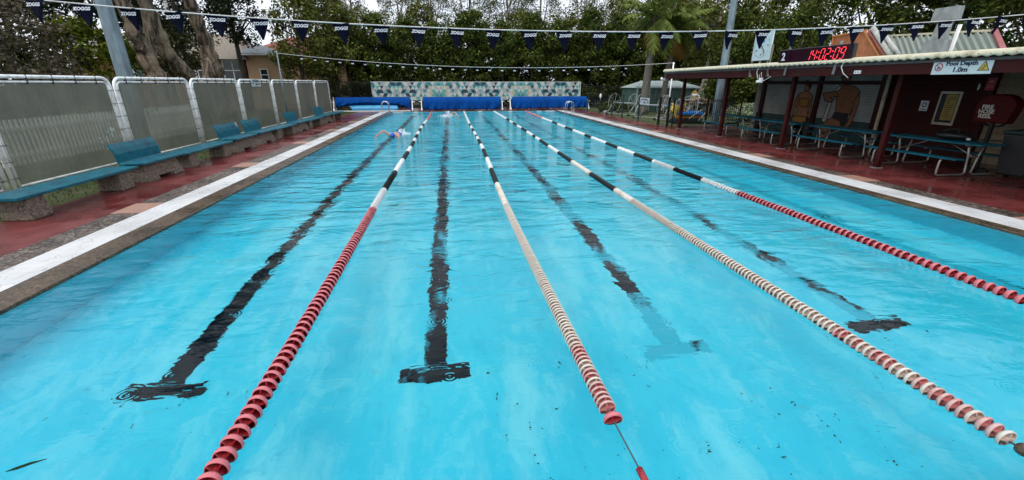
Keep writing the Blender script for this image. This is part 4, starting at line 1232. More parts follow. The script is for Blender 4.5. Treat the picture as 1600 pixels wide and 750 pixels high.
# signs and clocks
depth_sign('white pool depth sign on the maroon fascia at the upper right', (10.285, 8.01, 2.38), R(-90), 1.09, .27)
r = thing('digital_clock', 'long black digital clock with glowing red digits above the shelter roof', 'digital clock', (10.22, 11.88, 2.82), R(-90))
MB().box(-1.32, 1.32, 0, .1, -.21, .21).build('case', M['black'], r, bevel=.01)
face = simple('dark_plum_display_glass', (.02, .004, .012), .15, .2, 1); MB().box(-1.28, 1.28, -.006, -.001, -.18, .18).build('display_glass', face, r)
led, nt, bs = newmat('red_led_glow'); bs.inputs['Base Color'].default_value = (.5, .02, .03, 1); bs.inputs['Emission Color'].default_value = (1, .05, .07, 1); bs.inputs['Emission Strength'].default_value = 1.1
SEG = {'1': 'bc', '4': 'fgbc', '0': 'abcdef', '2': 'abged', '9': 'abcdfg'}
def digit(ch, cx):
    b = MB(); h = .137; w_ = .062; t = .019; sh = .18
    def seg(x0, z0, x1, z1):
        dx, dz = x1 - x0, z1 - z0; l = math.hypot(dx, dz); ux, uz = dx / l, dz / l; nx, nz = -uz * t / 2, ux * t / 2; g = .012
        a = (x0 + ux * g, z0 + uz * g); c = (x1 - ux * g, z1 - uz * g); e = t / 2
        P = [(a[0], a[1]), (a[0] + ux * e + nx, a[1] + uz * e + nz), (c[0] - ux * e + nx, c[1] - uz * e + nz), c, (c[0] - ux * e - nx, c[1] - uz * e - nz), (a[0] + ux * e - nx, a[1] + uz * e - nz)]
        vs = [(cx + x + z * sh, -.010, z) for x, z in P] + [(cx + x + z * sh, -.007, z) for x, z in P]
        b.add(vs, [(0, 1, 2, 3, 4, 5), (11, 10, 9, 8, 7, 6)] + [(i, i + 6, (i + 1) % 6 + 6, (i + 1) % 6) for i in range(6)])
    D = dict(a=(-w_, h, w_, h), b=(w_, h, w_, 0), c=(w_, 0, w_, -h), d=(-w_, -h, w_, -h), e=(-w_, 0, -w_, -h), f=(-w_, h, -w_, 0), g=(-w_, 0, w_, 0))
    if ch == ':':
        for z in (-.07, .06): b.box(cx + z * sh - .016, cx + z * sh + .016, -.010, -.007, z - .016, z + .016)
        b.build('colon', led, r)
    else:
        for q in SEG[ch]: seg(*D[q])
        b.build('digit', led, r)
x = -.22
for ch in '14:02:09':
    w_ = .09 if ch == ':' else .19
    digit(ch, x + w_ / 2); x += w_
text('2', .3, (-1.12, -.009, 0), r, M['letter_white'], bold=.008)
b = MB()
for xx in (-.95, .85): b.bar((xx, .03, -.2), (xx - .04, .04, -.52), .05, .03); b.bar((xx, .03, .2), (xx, .03, .3), .04)
b.build('bracket', M['grey_metal'], r)
MB().tube([(1.1, .03, -.2), (1.08, -.01, -.35), (1.15, .02, -.5), (1.3, .06, -.62)], .012, 6).build('cable', M['cable'], r, True)
b = MB()
for k in range(44): b.box(-1.28 + k * .0585, -1.25 + k * .0585, -.004, .0, -.206, -.196)
b.build('vent_slot', M['white'], r)['kind'] = 'stuff'

r = thing('pace_clock', 'square pale pace clock with long black hand on tall brackets above the roof', 'clock', (10.24, 14.12, 3.22), R(-90))
MB().box(-.42, .42, 0, .06, -.44, .44).build('face', M['sign_white'], r, bevel=.006)
b = MB()
for k in range(60):
    a = 2 * math.pi * k / 60; l = .055 if k % 5 == 0 else .022; ww = .012 if k % 5 == 0 else .005
    u = Vector((math.sin(a), 0, math.cos(a)))
    b.bar(u * (.37 - l) + Vector((0, -.003, 0)), u * .37 + Vector((0, -.003, 0)), ww, .003)
b.build('dial_mark', M['letter_dark'], r)
for k, s_ in ((1, '5'), (3, '15'), (5, '25'), (6, '30'), (8, '40'), (10, '50'), (0, '60')):
    a = 2 * math.pi * k / 12; text(s_, .075, (math.sin(a) * .27, -.003, math.cos(a) * .27), r, M['letter_dark'], 'numeral')
b = MB(); a = R(138); u = Vector((math.sin(a), 0, math.cos(a))); b.bar(-u * .14 + Vector((0, -.012, 0)), u * .27 + Vector((0, -.012, 0)), .032, .004)
b.build('second_hand', M['black'], r)
MB().box(-.07, .1, -.006, -.003, .1, .17).build('maker_mark', M['float_blue'], r)
b = MB(); b.bar((-.44, .05, -.95), (-.43, .05, .2), .04); b.bar((.44, .05, -.95), (.46, .05, .02), .04); b.bar((-.44, .05, -.1), (.45, .05, -.1), .03)
b.add([(-.4, .03, -.95), (-.28, .03, -.95), (-.4, .03, -.8)], [(0, 1, 2)]); b.add([(.4, .03, -.95), (.58, .03, -.93), (.45, .03, -.78)], [(0, 1, 2)])
b.build('bracket', simple('weathered_timber', (.2, .17, .13), .8), r)
MB().tube([(0, .03, -.44), (.02, .02, -.62), (-.02, .0, -.8), (.08, -.02, -.95), (.12, 0, -1.05)], .012, 6).build('cable', M['cable'], r, True)
r = thing('junction_box', 'small white electrical fitting with loose cable under the pace clock', 'electrical fitting', (10.22, 13.9, 2.16), R(-90))
MB().tube([(-.12, 0, -.04), (.12, 0, -.04)], .045, 10).cbox((.06, 0, .03), (.1, .08, .1)).build('housing', M['white'], r, bevel=.004)
MB().tube([(.1, 0, .05), (.2, 0, -.02), (.35, 0, .05), (.5, 0, .12)], .01, 6).tube([(-.02, 0, .0), (-.06, 0, .16), (.02, 0, .25), (.06, 0, .1)], .01, 6).build('cable', M['cable'], r, True)
r = thing('power_outlet', 'tiny white outlet box on the maroon fascia left of the depth sign', 'outlet', (10.285, 10.35, 2.335), R(-90))
MB().box(-.09, .09, -.02, .02, -.04, .04).build('cover', M['white'], r, bevel=.006); MB().box(-.05, -.02, -.023, -.02, -.015, .015).box(.02, .05, -.023, -.02, -.015, .015).build('socket', M['black'], r)

r = thing('notice_board', 'cream framed notice board with yellow poster on the maroon wall', 'notice board', (WX - .03, 11.2, 1.38), R(-90))
MB().box(-.29, .29, 0, .03, -.47, .47).build('frame', M['cream'], r, bevel=.006)
MB().box(-.235, .235, -.004, -.001, -.4, .4).build('backing', M['black'], r)
MB().box(-.09, .22, -.008, -.005, -.33, .38).build('poster', simple('yellow_poster', (.45, .3, .06), .5), r)
b = MB(); rg = random.Random(2)
for k in range(11): b.box(-.05, .05 + rg.random() * .14, -.011, -.0085, .3 - k * .055, .315 - k * .055)
b.build('printed_lines', M['letter_dark'], r)
r = thing('safety_notice', 'small white notice beside the framed notice board', 'sign', (WX - .02, 11.86, 1.42), R(-90))
MB().box(-.12, .12, 0, .01, -.15, .15).build('plate', M['white'], r); b = MB(); disc(b, (0, .03), .07, -.003, r0=.045); b.box(-.07, .07, -.003, -.001, -.11, -.09); b.build('symbol', M['black'], r)
r = thing('fire_sign', 'small red fire sign high on the maroon wall', 'sign', (WX - .12, 10.25, 2.05), R(-90))
MB().box(-.11, .11, 0, .01, -.16, .16).build('plate', M['sign_red'], r); MB().box(-.08, .08, -.003, -.001, -.1, -.08).box(-.08, .08, -.003, -.001, -.05, -.03).box(-.05, .05, -.003, -.001, .02, .1).build('symbol', M['pink_red'], r)
r = thing('wall_light', 'tiny slim white light on the maroon wall left of the fire sign', 'wall light', (WX - .05, 10.55, 1.98), R(-90))
MB().box(-.02, .02, -.03, .0, -.09, .09).build('housing', M['white'], r, bevel=.01); MB().box(-.03, .03, .0, .05, -.05, .05).build('mount', M['grey_metal'], r)

# fire hose reel with red cover on a stand
r = thing('fire_hose_reel', 'red hooded fire hose reel on a dark stand in the shelter', 'fire hose reel', (13.0, 9.0, 0), R(-90))
poly = [(-.36, -.33), (.33, -.33), (.4, .02)] + [(.1 + .32 * math.cos(a), .02 + .31 * math.sin(a)) for a in [R(q) for q in (10, 35, 60, 90)]] + [(-.12 + .28 * math.cos(a), .02 + .31 * math.sin(a)) for a in [R(q) for q in (90, 115, 145, 175)]]
MB().prism(poly, Matrix.Translation((0, .12, 1.5)) @ Matrix.Rotation(R(90), 4, 'X'), .26).build('cover', simple('hose_cover_red', (.075, .003, .003), .6, .2, 3, spec=.2), r, bevel=.03)
for k, s_ in enumerate(('FIRE', 'HOSE', 'REEL')): text(s_, .13, (-.12, -.146, 1.53 - k * .105), r, M['cream_float'], bold=.004)
b = MB(); b.bar((0, 0, 0), (0, 0, 1.2), .07); b.bar((-.25, 0, .03), (.25, 0, .03), .06); b.bar((0, -.25, .03), (0, .25, .03), .06); b.bar((-.2, 0, .75), (.3, 0, .78), .03)
b.build('stand', M['black'], r)
b = MB()
for k in range(3): b.tube([(.02, .02 + .035 * k, 1.5), ] and [(.27 * math.cos(2 * math.pi * q / 20), .0 + .035 * k, 1.28 + .2 * math.sin(2 * math.pi * q / 20)) for q in range(20)], .017, 6, closed=True)
b.build('hose', M['black'], r, True)
# dark wheelie bin / crate at the right edge
r = thing('rubbish_bin', 'dark wheeled bin with rounded lid at the right edge of the shelter', 'bin', (12.9, 8.15, 0), R(-80))
MB().hexa([(-.24, -.24, .08), (.24, -.24, .08), (.24, .26, .08), (-.24, .26, .08)], [(-.3, -.32, .98), (.3, -.32, .98), (.3, .34, .98), (-.3, .34, .98)]).build('body', M['black'], r, bevel=.03)
MB().box(-.33, .33, -.37, .36, .985, 1.07).build('lid', M['dark_green'], r, bevel=.035)
for sx in (-.24, .24): MB().tube([(sx - .03, .27, .1), (sx + .03, .27, .1)], .1, 14).build('wheel', M['black'], r)
MB().tube([(-.25, .4, .95), (.25, .4, .95)], .02, 8).build('handle', M['black'], r)

# picnic tables
alu = simple('aluminium_tube', (.34, .34, .31), .42, .15, 6, metal=.6, dirt=(.3, .27, .22))
tabp = None
def arc(cx, cz, r_, a0, a1, n=5): return [(cx + r_ * math.cos(R(a0 + (a1 - a0) * k / n)), cz + r_ * math.sin(R(a0 + (a1 - a0) * k / n))) for k in range(n + 1)]
def make_table():
    r = thing('picnic_table', 'x', 'picnic table', (0, 0, 0), 0, 'blue picnic tables under the shelter')
    L = 2.3
    b = MB()
    for i in range(3): b.box(-.33 + i * .225, -.33 + i * .225 + .21, -L / 2, L / 2, .725, .765)
    b.build('table_top', M['blue_slat'], r, bevel=.006)
    for s in (-1, 1):
        MB().box(min(s * .66, s * .90), max(s * .66, s * .90), -L / 2, L / 2, .425, .46).build('bench_seat', M['blue_slat'], r, bevel=.006)
        for y in (-.82, .82):
            P = arc(-.79, .33, .09, 90, 180) + arc(-.79, .12, .09, 180, 270) + arc(-.17, .12, .09, 270, 340) 
            pts = [(-.67, .42)] + P + [(-.14, .45), (-.2, .66), (-.1, .72)]
            MB().tube([(s * -x_, y, z_) for x_, z_ in [(p[0], p[1]) for p in pts]], .024, 8).build('leg_loop', alu, r, True)
    for y in (-.82, .82): MB().tube([(-.14, y, .45), (.14, y, .45)], .02, 6).tube([(-.3, y, .715), (.3, y, .715)], .02, 6).tube([(0, y, .45), (0, y * .3, .7)], .016, 6).build('cross_brace', alu, r, True)
    return r
tb = make_table()
tl = [(12.12, 9.35, 'blue picnic table nearest the camera, in front of the notice board'), (12.1, 12.0, 'blue picnic table in front of the painted man'),
      (12.0, 14.75, 'blue picnic table in front of the painted woman'), (12.2, 17.7, 'farthest blue picnic table, next to the black pickets')]
for i, (x, y, l) in enumerate(tl):
    t = tb if i == 0 else copy_tree(tb)
    t.location = (x, y, 0); t['label'] = l
r = thing('sports_bag', 'slumped black sports bag lying on the nearest picnic table', 'bag', (12.2, 9.15, .767), R(20))
MB().ball((0, 0, .1), (.2, .34, .11), 14, 8).ball((.03, -.22, .08), (.15, .16, .1), 12, 7).build('body', M['black'], r, True)
MB().tube([(-.12, -.15, .14), (-.05, -.05, .27), (-.1, .12, .24), (-.12, .2, .13)], .014, 6).build('strap', M['black'], r, True)
MB().box(-.2, -.15, -.38, -.31, .03, .08).build('white_tag', M['white'], r, bevel=.01)

# roofs and flue rising behind the shelter
r = thing('rear_building', 'building behind the shelter with orange gable, pale ridge pipes and ribbed grey roof', 'building', (0, 0, 0))
MB().box(17.4, 23, 12.2, 19.5, 0, 2.95).build('wall', M['brick_orange'], r)
op = simple('orange_brown_board', (.32, .12, .05), .6, .25, 5, dirt=(.2, .07, .03)); rp = simple('pinkish_red_trim', (.33, .1, .1), .5)
X = 17.3
MB().add([(X, 18.95, 3.05), (X, 16.45, 3.05), (X, 17.25, 4.1), (X, 17.75, 4.12), (X, 19.2, 3.98)][::-1] and [(X, 19.1, 3.05), (X, 19.1, 4.05), (X, 17.55, 4.14), (X, 16.35, 3.05)], [(0, 1, 2, 3)]).build('gable_board', op, r)
b = MB(); b.bar((X - .03, 19.1, 4.05), (X - .03, 17.5, 4.14), .1, .05); b.bar((X - .03, 17.55, 4.12), (X - .03, 16.45, 3.0), .12, .05); b.bar((X - .03, 19.05, 3.0), (X - .03, 19.05, 4.0), .1, .05)
b.build('gable_trim', simple('terracotta_trim', (.42, .17, .06), .5), r)
MB().bar((X - .02, 17.35, 4.12), (X - .02, 16.2, 3.0), .16, .05).build('barge_board', rp, r)
b = MB(); b.tube([(X, 17.2, 4.16), (X - .1, 15.95, 3.02)], .1, 10); b.tube([(X, 16.85, 4.08), (X - .1, 15.6, 3.02)], .075, 10); b.ball((X, 17.2, 4.16), .1, 10, 6); b.build('ridge_pipe', simple('dull_white_pipe', (.4, .41, .4), .5), r, True)
gm = simple('grey_green_roof_sheet', (.2, .235, .2), .45, .1, 3)
b = MB(); n = 64; vs = []
for i in range(n + 1):
    u = i / n; y = 16.75 - u * 4.3; o = .09 if i % 4 in (0, 1) else 0
    vs += [(16.8, 15.6 - u * 3.5, 2.95 + o), (19.3, 18.5 - u * 4.1, 3.95 - .2 * u + o)]
b.add(vs, [(2 * i, 2 * i + 2, 2 * i + 3, 2 * i + 1) for i in range(n)]); b.build('ribbed_roof', gm, r)
MB().bar((19.3, 18.5, 4.04), (19.3, 14.4, 3.84), .14, .07).build('ridge_cap', M['cream'], r)
MB().bar((19.3, 14.35, 3.84), (16.8, 12.05, 2.98), .14, .12).build('roof_barge', rp, r)
b = MB(); b.tube([(19.4, 15.3, 3.8), (19.4, 15.3, 4.15)], .1, 10); b.tube([(19.4, 15.3, 4.1), (19.4, 15.3, 4.25)], [.2, .16], 10); b.build('vent_cowl', M['dark_green'], r, True)
r = thing('exhaust_flue', 'tapered grey sheet metal exhaust flue with square cap on the shelter roof', 'flue', (15.9, 13.35, 2.72)); r.scale = (.35, .84, 1)
MB().hexa([(-.3, -.52, 0), (.3, -.52, 0), (.3, .52, 0), (-.3, .52, 0)], [(-.3, -.46, .66), (.3, -.46, .66), (.3, .38, .66), (-.3, .38, .66)]).build('base_box', M['grey_metal'], r, bevel=.01)
MB().hexa([(-.25, -.3, .66), (.25, -.3, .66), (.25, .22, .66), (-.25, .22, .66)], [(-.25, -.3, 1.24), (.25, -.3, 1.24), (.25, .1, 1.24), (-.25, .1, 1.24)]).build('neck', M['grey_metal'], r, bevel=.01)
MB().hexa([(-.36, -.5, 1.24), (.36, -.5, 1.24), (.36, .36, 1.24), (-.36, .36, 1.24)], [(-.36, -.5, 1.62), (.36, -.5, 1.62), (.36, .33, 1.62), (-.36, .33, 1.62)]).build('cap', M['grey_metal'], r, bevel=.01)
MB().tube([(.1, -.56, 0), (.1, -.62, 1.08)], .08, 10).build('side_pipe', M['white'], r, True)

# houses behind the left screens
def window(b_glass, parent, x0, x1, z0, z1, y, bars=2):
    f = MB(); t = .07
    f.box(x0 - t, x1 + t, y - .05, y + .02, z0 - t, z0); f.box(x0 - t, x1 + t, y - .05, y + .02, z1, z1 + t); f.box(x0 - t, x0, y - .05, y + .02, z0, z1); f.box(x1, x1 + t, y - .05, y + .02, z0, z1)
    for k in range(1, bars): xx = x0 + (x1 - x0) * k / bars; f.box(xx - t / 2, xx + t / 2, y - .045, y + .015, z0, z1)
    f.box(x0, x1, y - .04, y + .01, (z0 + z1) / 2 - .03, (z0 + z1) / 2 + .03)
    o = f.build('window', M['white'], parent)
    MB().box(x0, x1, y - .02, y - .005, z0, z1).build('pane', b_glass, o)
glass = simple('window_glass', (.02, .03, .04), .08, .1)
blueglass = simple('bluish_window_glass', (.1, .17, .23), .12, .15)
tileroof = simple('red_roof_tile', (.3, .07, .05), .6, .3, 5, bmp=.03, bscale=12); greyroof = simple('grey_shingle_roof', (.22, .19, .15), .8, .25, 6); peach = simple('peach_render', (.52, .33, .2), .7, .07, 2)
r = thing('brick_house', 'long low brick house with grey roof seen between the paperbark trunks', 'house', (-29, 40, 0))
MB().box(0, 12.5, 0, 7, 0, 3.9).build('wall', M['brick_orange'], r)
MB().add([(-.5, -.6, 3.85), (13, -.6, 3.85), (13, 7.5, 3.85), (-.5, 7.5, 3.85), (1.5, 3.4, 6.0), (11, 3.4, 6.0)], [(0, 1, 5, 4), (1, 2, 5), (2, 3, 4, 5), (3, 0, 4), (3, 2, 1, 0)]).build('roof', greyroof, r)
for x0, g in ((3.6, blueglass), (7.4, glass), (9.0, glass), (10.95, glass)): window(g, r, x0, x0 + 1.35, 2.3, 3.75, -.02)
r = thing('peach_house', 'peach rendered house with red tiled roof behind the left trees', 'house', (-16.3, 40, 0))
MB().box(0, 7.7, 0, 8, 0, 4.25).build('wall', peach, r)
MB().add([(-.4, -.5, 4.25), (8.2, -.5, 4.25), (8.2, 8.5, 4.25), (-.4, 8.5, 4.25), (2.5, 4, 5.9), (5.5, 4, 5.9)], [(0, 1, 5, 4), (1, 2, 5), (2, 3, 4, 5), (3, 0, 4), (3, 2, 1, 0)]).build('roof', tileroof, r)
MB().add([(-.42, -.56, 4.3), (3.2, -.56, 4.3), (.9, .6, 5.1)], [(0, 1, 2)]).build('roof_flashing', M['grey_metal'], r)
MB().box(-.4, 8.2, -.62, -.5, 4.15, 4.27).build('gutter', M['white'], r)
window(glass, r, 1.0, 1.5, 2.3, 3.1, -.02, 1); window(glass, r, 5.6, 6.4, 2.5, 3.4, -.02, 2); 
# ------------------------------------------------------------------ trees
def leaf_mesh(name, C, Rad, n_per, size, seed, mat, aspect=1.9, droop=0.0, flat=.8, shell=.5):
    rs = np.random.RandomState(seed); C = np.array(C, float); K = len(C); n = K * n_per
    c = np.repeat(C, n_per, 0); rr = np.repeat(np.array(Rad, float), n_per)
    d = rs.normal(size=(n, 3)); d /= np.linalg.norm(d, axis=1)[:, None]
    q = rs.uniform(0, 1, n) ** shell
    p = c + d * (rr * q)[:, None] * np.array([1, 1, flat])
    nrm = d * .6 + rs.normal(size=(n, 3)) * .55 + np.array([0, 0, .45]); nrm /= np.linalg.norm(nrm, axis=1)[:, None]
    a = np.cross(nrm, rs.normal(size=(n, 3))); a /= np.linalg.norm(a, axis=1)[:, None] + 1e-9
    if droop: a = a * (1 - droop) + np.array([0, 0, -1.0]) * droop; a /= np.linalg.norm(a, axis=1)[:, None]
    b = np.cross(nrm, a); b /= np.linalg.norm(b, axis=1)[:, None] + 1e-9
    s = size * rs.uniform(.55, 1.35, n)[:, None]
    v = np.stack([p - a * s * .5, p + b * s * .5 / aspect + nrm * s * .06, p + a * s * .5, p - b * s * .5 / aspect + nrm * s * .06], 1).reshape(-1, 3)
    return quads(name, v, mat)
def quads(name, v, mat):
    n = len(v) // 4
    me = bpy.data.meshes.new(name); me.vertices.add(4 * n); me.loops.add(4 * n); me.polygons.add(n)
    me.vertices.foreach_set('co', v.astype(np.float32).ravel()); me.loops.foreach_set('vertex_index', np.arange(4 * n, dtype=np.int32))
    me.polygons.foreach_set('loop_start', np.arange(0, 4 * n, 4, dtype=np.int32)); me.polygons.foreach_set('loop_total', np.full(n, 4, np.int32))
    me.materials.append(mat); me.update(); me.validate(); return me

def crown_points(seed, h0, h1, rx, ry, k, shape='egg', inner=.25):
    rs = random.Random(seed); out = []; H = h1 - h0
    while len(out) < k:
        u = rs.random(); a = rs.random() * 6.283
        z = h0 + H * u
        if shape == 'egg': w = math.sqrt(max(0.02, 1 - (2 * u - .9) ** 2 / 1.3))
        elif shape == 'hedge': w = min(1, (1 - u) * 3 + .25) * (.85 + .15 * math.sin(u * 9 + seed))
        else: w = .35 + .65 * math.sin(min(1, u * 1.1) * math.pi * .8)
        w *= .82 + .3 * math.sin(a * 3 + seed + u * 4) * .5
        q = math.sqrt(inner + (1 - inner) * rs.random())
        out.append((rx * w * q * math.cos(a), ry * w * q * math.sin(a), z))
    return out

def trunk_builder(b, base, pts, r0, r1, rs, seg=8):
    n = len(pts); P = [base] + pts
    b.tube(P, [r0 + (r1 - r0) * (i / n) ** .8 for i in range(n + 1)], seg)
def limbs(b, fork, C, rs, count, r):
    for c in rs.sample(C, min(count, len(C))):
        f = Vector(fork[rs.randrange(len(fork))]); c = Vector(c)
        if c.z < f.z - .5: continue
        mid = f.lerp(c, .5) + Vector((rs.uniform(-.3, .3), rs.uniform(-.3, .3), rs.uniform(.0, .5)))
        b.tube([f, mid, c], [r, r * .6, r * .22], 5)

PROTO = {}
def tree(key, name, label, loc, rz=0, sc=1.0, group=None, cat='tree', **k):
    if key in PROTO:
        r = copy_tree(PROTO[key]); r.name = name
    else:
        r = thing(name, label, cat, (0, 0, 0)); rs = random.Random(k['seed'])
        C = crown_points(k['seed'], k['h0'], k['h1'], k['rx'], k['ry'], k['clumps'], k.get('shape', 'egg'), k.get('inner', .25))
        me = leaf_mesh('crown', C, [k['cr'] * rs.uniform(.7, 1.3) for _ in C], k['n'], k['leaf'], k['seed'], k['mat'], k.get('aspect', 1.9), k.get('droop', 0), k.get('flat', .8))
        link(bpy.data.objects.new('crown', me), r)
        b = MB(); h0, h1 = k['h0'], k['h1']; fork = []; P = []; lean = k.get('lean', (0, 0))
        top = h0 + (h1 - h0) * k.get('tt', .8)
        for i in range(1, 8):
            u = i / 7; p = (lean[0] * u + rs.uniform(-.1, .1) * k['r0'] * 3, lean[1] * u + rs.uniform(-.1, .1) * k['r0'] * 3, top * u); P.append(p)
            if p[2] > h0 * .8: fork.append(p)
        trunk_builder(b, (0, 0, -.1), P, k['r0'], k['r0'] * .3, rs, 10)
        limbs(b, fork or [P[-1]], C, rs, k.get('limbs', 14), k['r0'] * .35)
        b.build('trunk', k['bark'], r, True)
        PROTO[key] = r
    r.location = loc; r.rotation_euler = (0, 0, rz); r.scale = (sc, sc, sc)
    r['label'] = label; r['category'] = cat
    if group: r['group'] = group
    return r

HG = dict(h0=.7, h1=7.4, rx=2.7, ry=1.9, clumps=110, shape='hedge', cr=.62, n=110, leaf=.24, mat=M['leaf_hedge'], bark=M['bark_dark'], r0=.13, limbs=16, inner=.45)
rg = random.Random(21)
ordn = ['first', 'second', 'third', 'fourth', 'fifth', 'sixth', 'seventh', 'eighth', 'ninth', 'tenth', 'eleventh', 'twelfth']
for i in range(12):
    x = -9.0 + i * 2.75
    where = 'from the left behind the covers and mural'
    tree('hedge%d' % (i % 3), 'hedge_tree', 'dark green screening tree, %s %s' % (ordn[i], where), (x, 41.2 + rg.uniform(-.5, .5), 0), rg.uniform(0, 6), rg.uniform(.9, 1.08) * (1.0 if i > 3 else .95), 'dense screening trees behind the mural', seed=30 + i % 3, **HG)
GM = dict(h0=4.5, h1=14.5, rx=3.4, ry=3.0, clumps=85, shape='gum', cr=.9, n=85, leaf=.28, mat=M['leaf_gum'], bark=M['bark_gum'], r0=.2, limbs=34, inner=.15, aspect=3.2, droop=.45, tt=.9)
gx = [(-9.5, 50), (-5.2, 53), (-1.5, 49), (2.5, 52), (6.3, 49.5), (10.5, 53), (14.8, 50), (19.5, 52.5), (24.5, 50)]
for i, (x, y) in enumerate(gx):
    tree('gum%d' % (i % 3), 'gum_tree', 'tall open gum tree with pale limbs, %s from the left at the back' % ordn[i], (x, y, 0), rg.uniform(0, 6), rg.uniform(.82, 1.0), 'tall gum trees at the back', seed=50 + i % 3, **GM)
OB = dict(h0=1.5, h1=10.2, rx=3.4, ry=3.0, clumps=90, shape='egg', cr=.8, n=100, leaf=.26, mat=M['leaf_olive'], bark=M['bark_dark'], r0=.2, limbs=24, inner=.35)
for i, (x, y, s) in enumerate([(-7.8, 46, .85), (-2.8, 46.5, .9), (2.0, 46, .8), (7.0, 46.5, .85), (12.3, 46, .9), (17.5, 46.5, 1.0)]):
    tree('olive%d' % (i % 2), 'olive_green_tree', 'olive green bushy tree, %s from the left between hedge and gums' % ordn[i], (x, y, 0), rg.uniform(0, 6), s, 'bushy trees behind the screening row', seed=70 + i % 2, **OB)
rs0 = random.Random(4); C0 = [(-13 + 46 * rs0.random(), 44 + rs0.uniform(-.7, .7), .3 + 5.9 * rs0.random() ** 1.1) for _ in range(560)]
o = link(bpy.data.objects.new('distant_thicket', leaf_mesh('distant_thicket', C0, [1.0] * 560, 95, .3, 6, M['leaf_dark'])))
tag(o, 'dark unbroken thicket filling the gaps between the screening trees', 'thicket', kind='stuff')
# right side: big dense trees behind the shelter
BR = dict(h0=1.0, h1=10.5, rx=4.0, ry=3.8, clumps=120, shape='hedge', cr=.95, n=120, leaf=.27, mat=M['leaf_olive'], bark=M['bark_dark'], r0=.28, limbs=24, inner=.4)
DK = dict(h0=1.0, h1=11.0, rx=4.2, ry=3.8, clumps=120, shape='egg', cr=.95, n=120, leaf=.27, mat=M['leaf_hedge'], bark=M['bark_dark'], r0=.28, limbs=24, inner=.4)
tree('br0', 'leafy_tree', 'tall light olive tree directly behind the pace clock', (25.5, 40, 0), 1, 1.0, seed=81, **BR)
tree('br0', 'leafy_tree', 'olive tree between the palms and the tall steel pole', (21.2, 43, 0), 3, .95, seed=81, **BR)
tree('br0', 'leafy_tree', 'olive tree behind the digital clock', (28.5, 35.5, 0), 4.4, 1.05, seed=81, **BR)
tree('dk0', 'leafy_tree', 'dark dense tree behind the orange gable', (30.5, 30, 0), 0, 1.0, seed=83, **DK)
tree('dk0', 'leafy_tree', 'dark dense tree behind the exhaust flue', (29.0, 24, 0), 2, 1.0, seed=83, **DK)
tree('dk0', 'leafy_tree', 'dark dense tree behind the depth sign end of the roof', (27.0, 18, 0), 4, .95, seed=83, **DK)
tree('dk0', 'leafy_tree', 'dark dense tree at the upper right corner of the picture', (26.5, 12, 0), 5, .95, seed=83, **DK)
tree('dk0', 'leafy_tree', 'dark tree rising above the ribbed roof between two others', (33, 26.5, 0), 5, 1.2, seed=83, **DK)
tree('br0', 'leafy_tree', 'light green tree standing behind the cars and the yellow sign', (22.5, 37.5, 0), 2.2, .7, seed=81, **BR)
WL = dict(h0=.6, h1=5.8, rx=2.0, ry=1.8, clumps=60, shape='hedge', cr=.6, n=120, leaf=.2, mat=M['leaf_hedge'], bark=M['bark_dark'], r0=.12, limbs=10, droop=.4, inner=.45)
tree('wl0', 'weeping_shrub', 'tall dark weeping shrub behind the black pickets next to the brick wall', (19.3, 26.3, 0), 0, 1, seed=91, **WL)
tree('wl0', 'weeping_shrub', 'tall dark weeping shrub just right of the thick steel pole', (18.3, 27.8, 0), 2, 1.05, seed=91, **WL)
tree('wl0', 'weeping_shrub', 'tall dark weeping shrub hidden partly by the white brick wall end', (20.8, 25.2, 0), 4, 1.05, seed=91, **WL)
# forked pale trunk seen under the shelter roof
tree('fk', 'forked_tree', 'tree with forked pale trunk behind the yellow warning sign', (19.8, 33.8, 0), 0, 1, h0=4.2, h1=8, rx=2.2, ry=2, clumps=40, cr=.7, n=90, leaf=.24, mat=M['leaf_olive'], bark=M['bark_gum'], r0=.3, seed=95, lean=(.9, 0), limbs=12)
# pale low shrub mound
def shrub(name, label, loc, rx, ry, h, mat, seed, n=90, leaf=.14, cat='shrub'):
    r = thing(name, label, cat, loc); C = [(x * rx, y * ry, z * h) for x, y, z in [(math.cos(a) * q, math.sin(a) * q, .3 + .5 * (1 - q) + .1 * math.sin(a * 3)) for a in [i * .7 for i in range(26)] for q in (.25, .75)]]
    link(bpy.data.objects.new('foliage', leaf_mesh('foliage', C, [h * .4] * len(C), n, leaf, seed, mat)), r)
    b = MB()
    for i in range(5): b.tube([(0, 0, 0), (rx * .5 * math.cos(i * 1.26), ry * .5 * math.sin(i * 1.26), h * .5)], [.03, .01], 5)
    b.build('stem', M['bark_dark'], r); return r
pale = leaf_mat('pale_green_leaves', (.2, .26, .15), (.34, .4, .25), (.45, .5, .36))
shrub('low_shrub', 'pale green low shrub behind the black pickets under the shelter roof', (17.3, 24.0, 0), 1.3, .9, .95, pale, 5)
shrub('low_shrub', 'dark green low planting on the palm lawn beside the mesh fence', (12.6, 33.2, 0), 1.6, .8, .8, M['leaf_hedge'], 6)

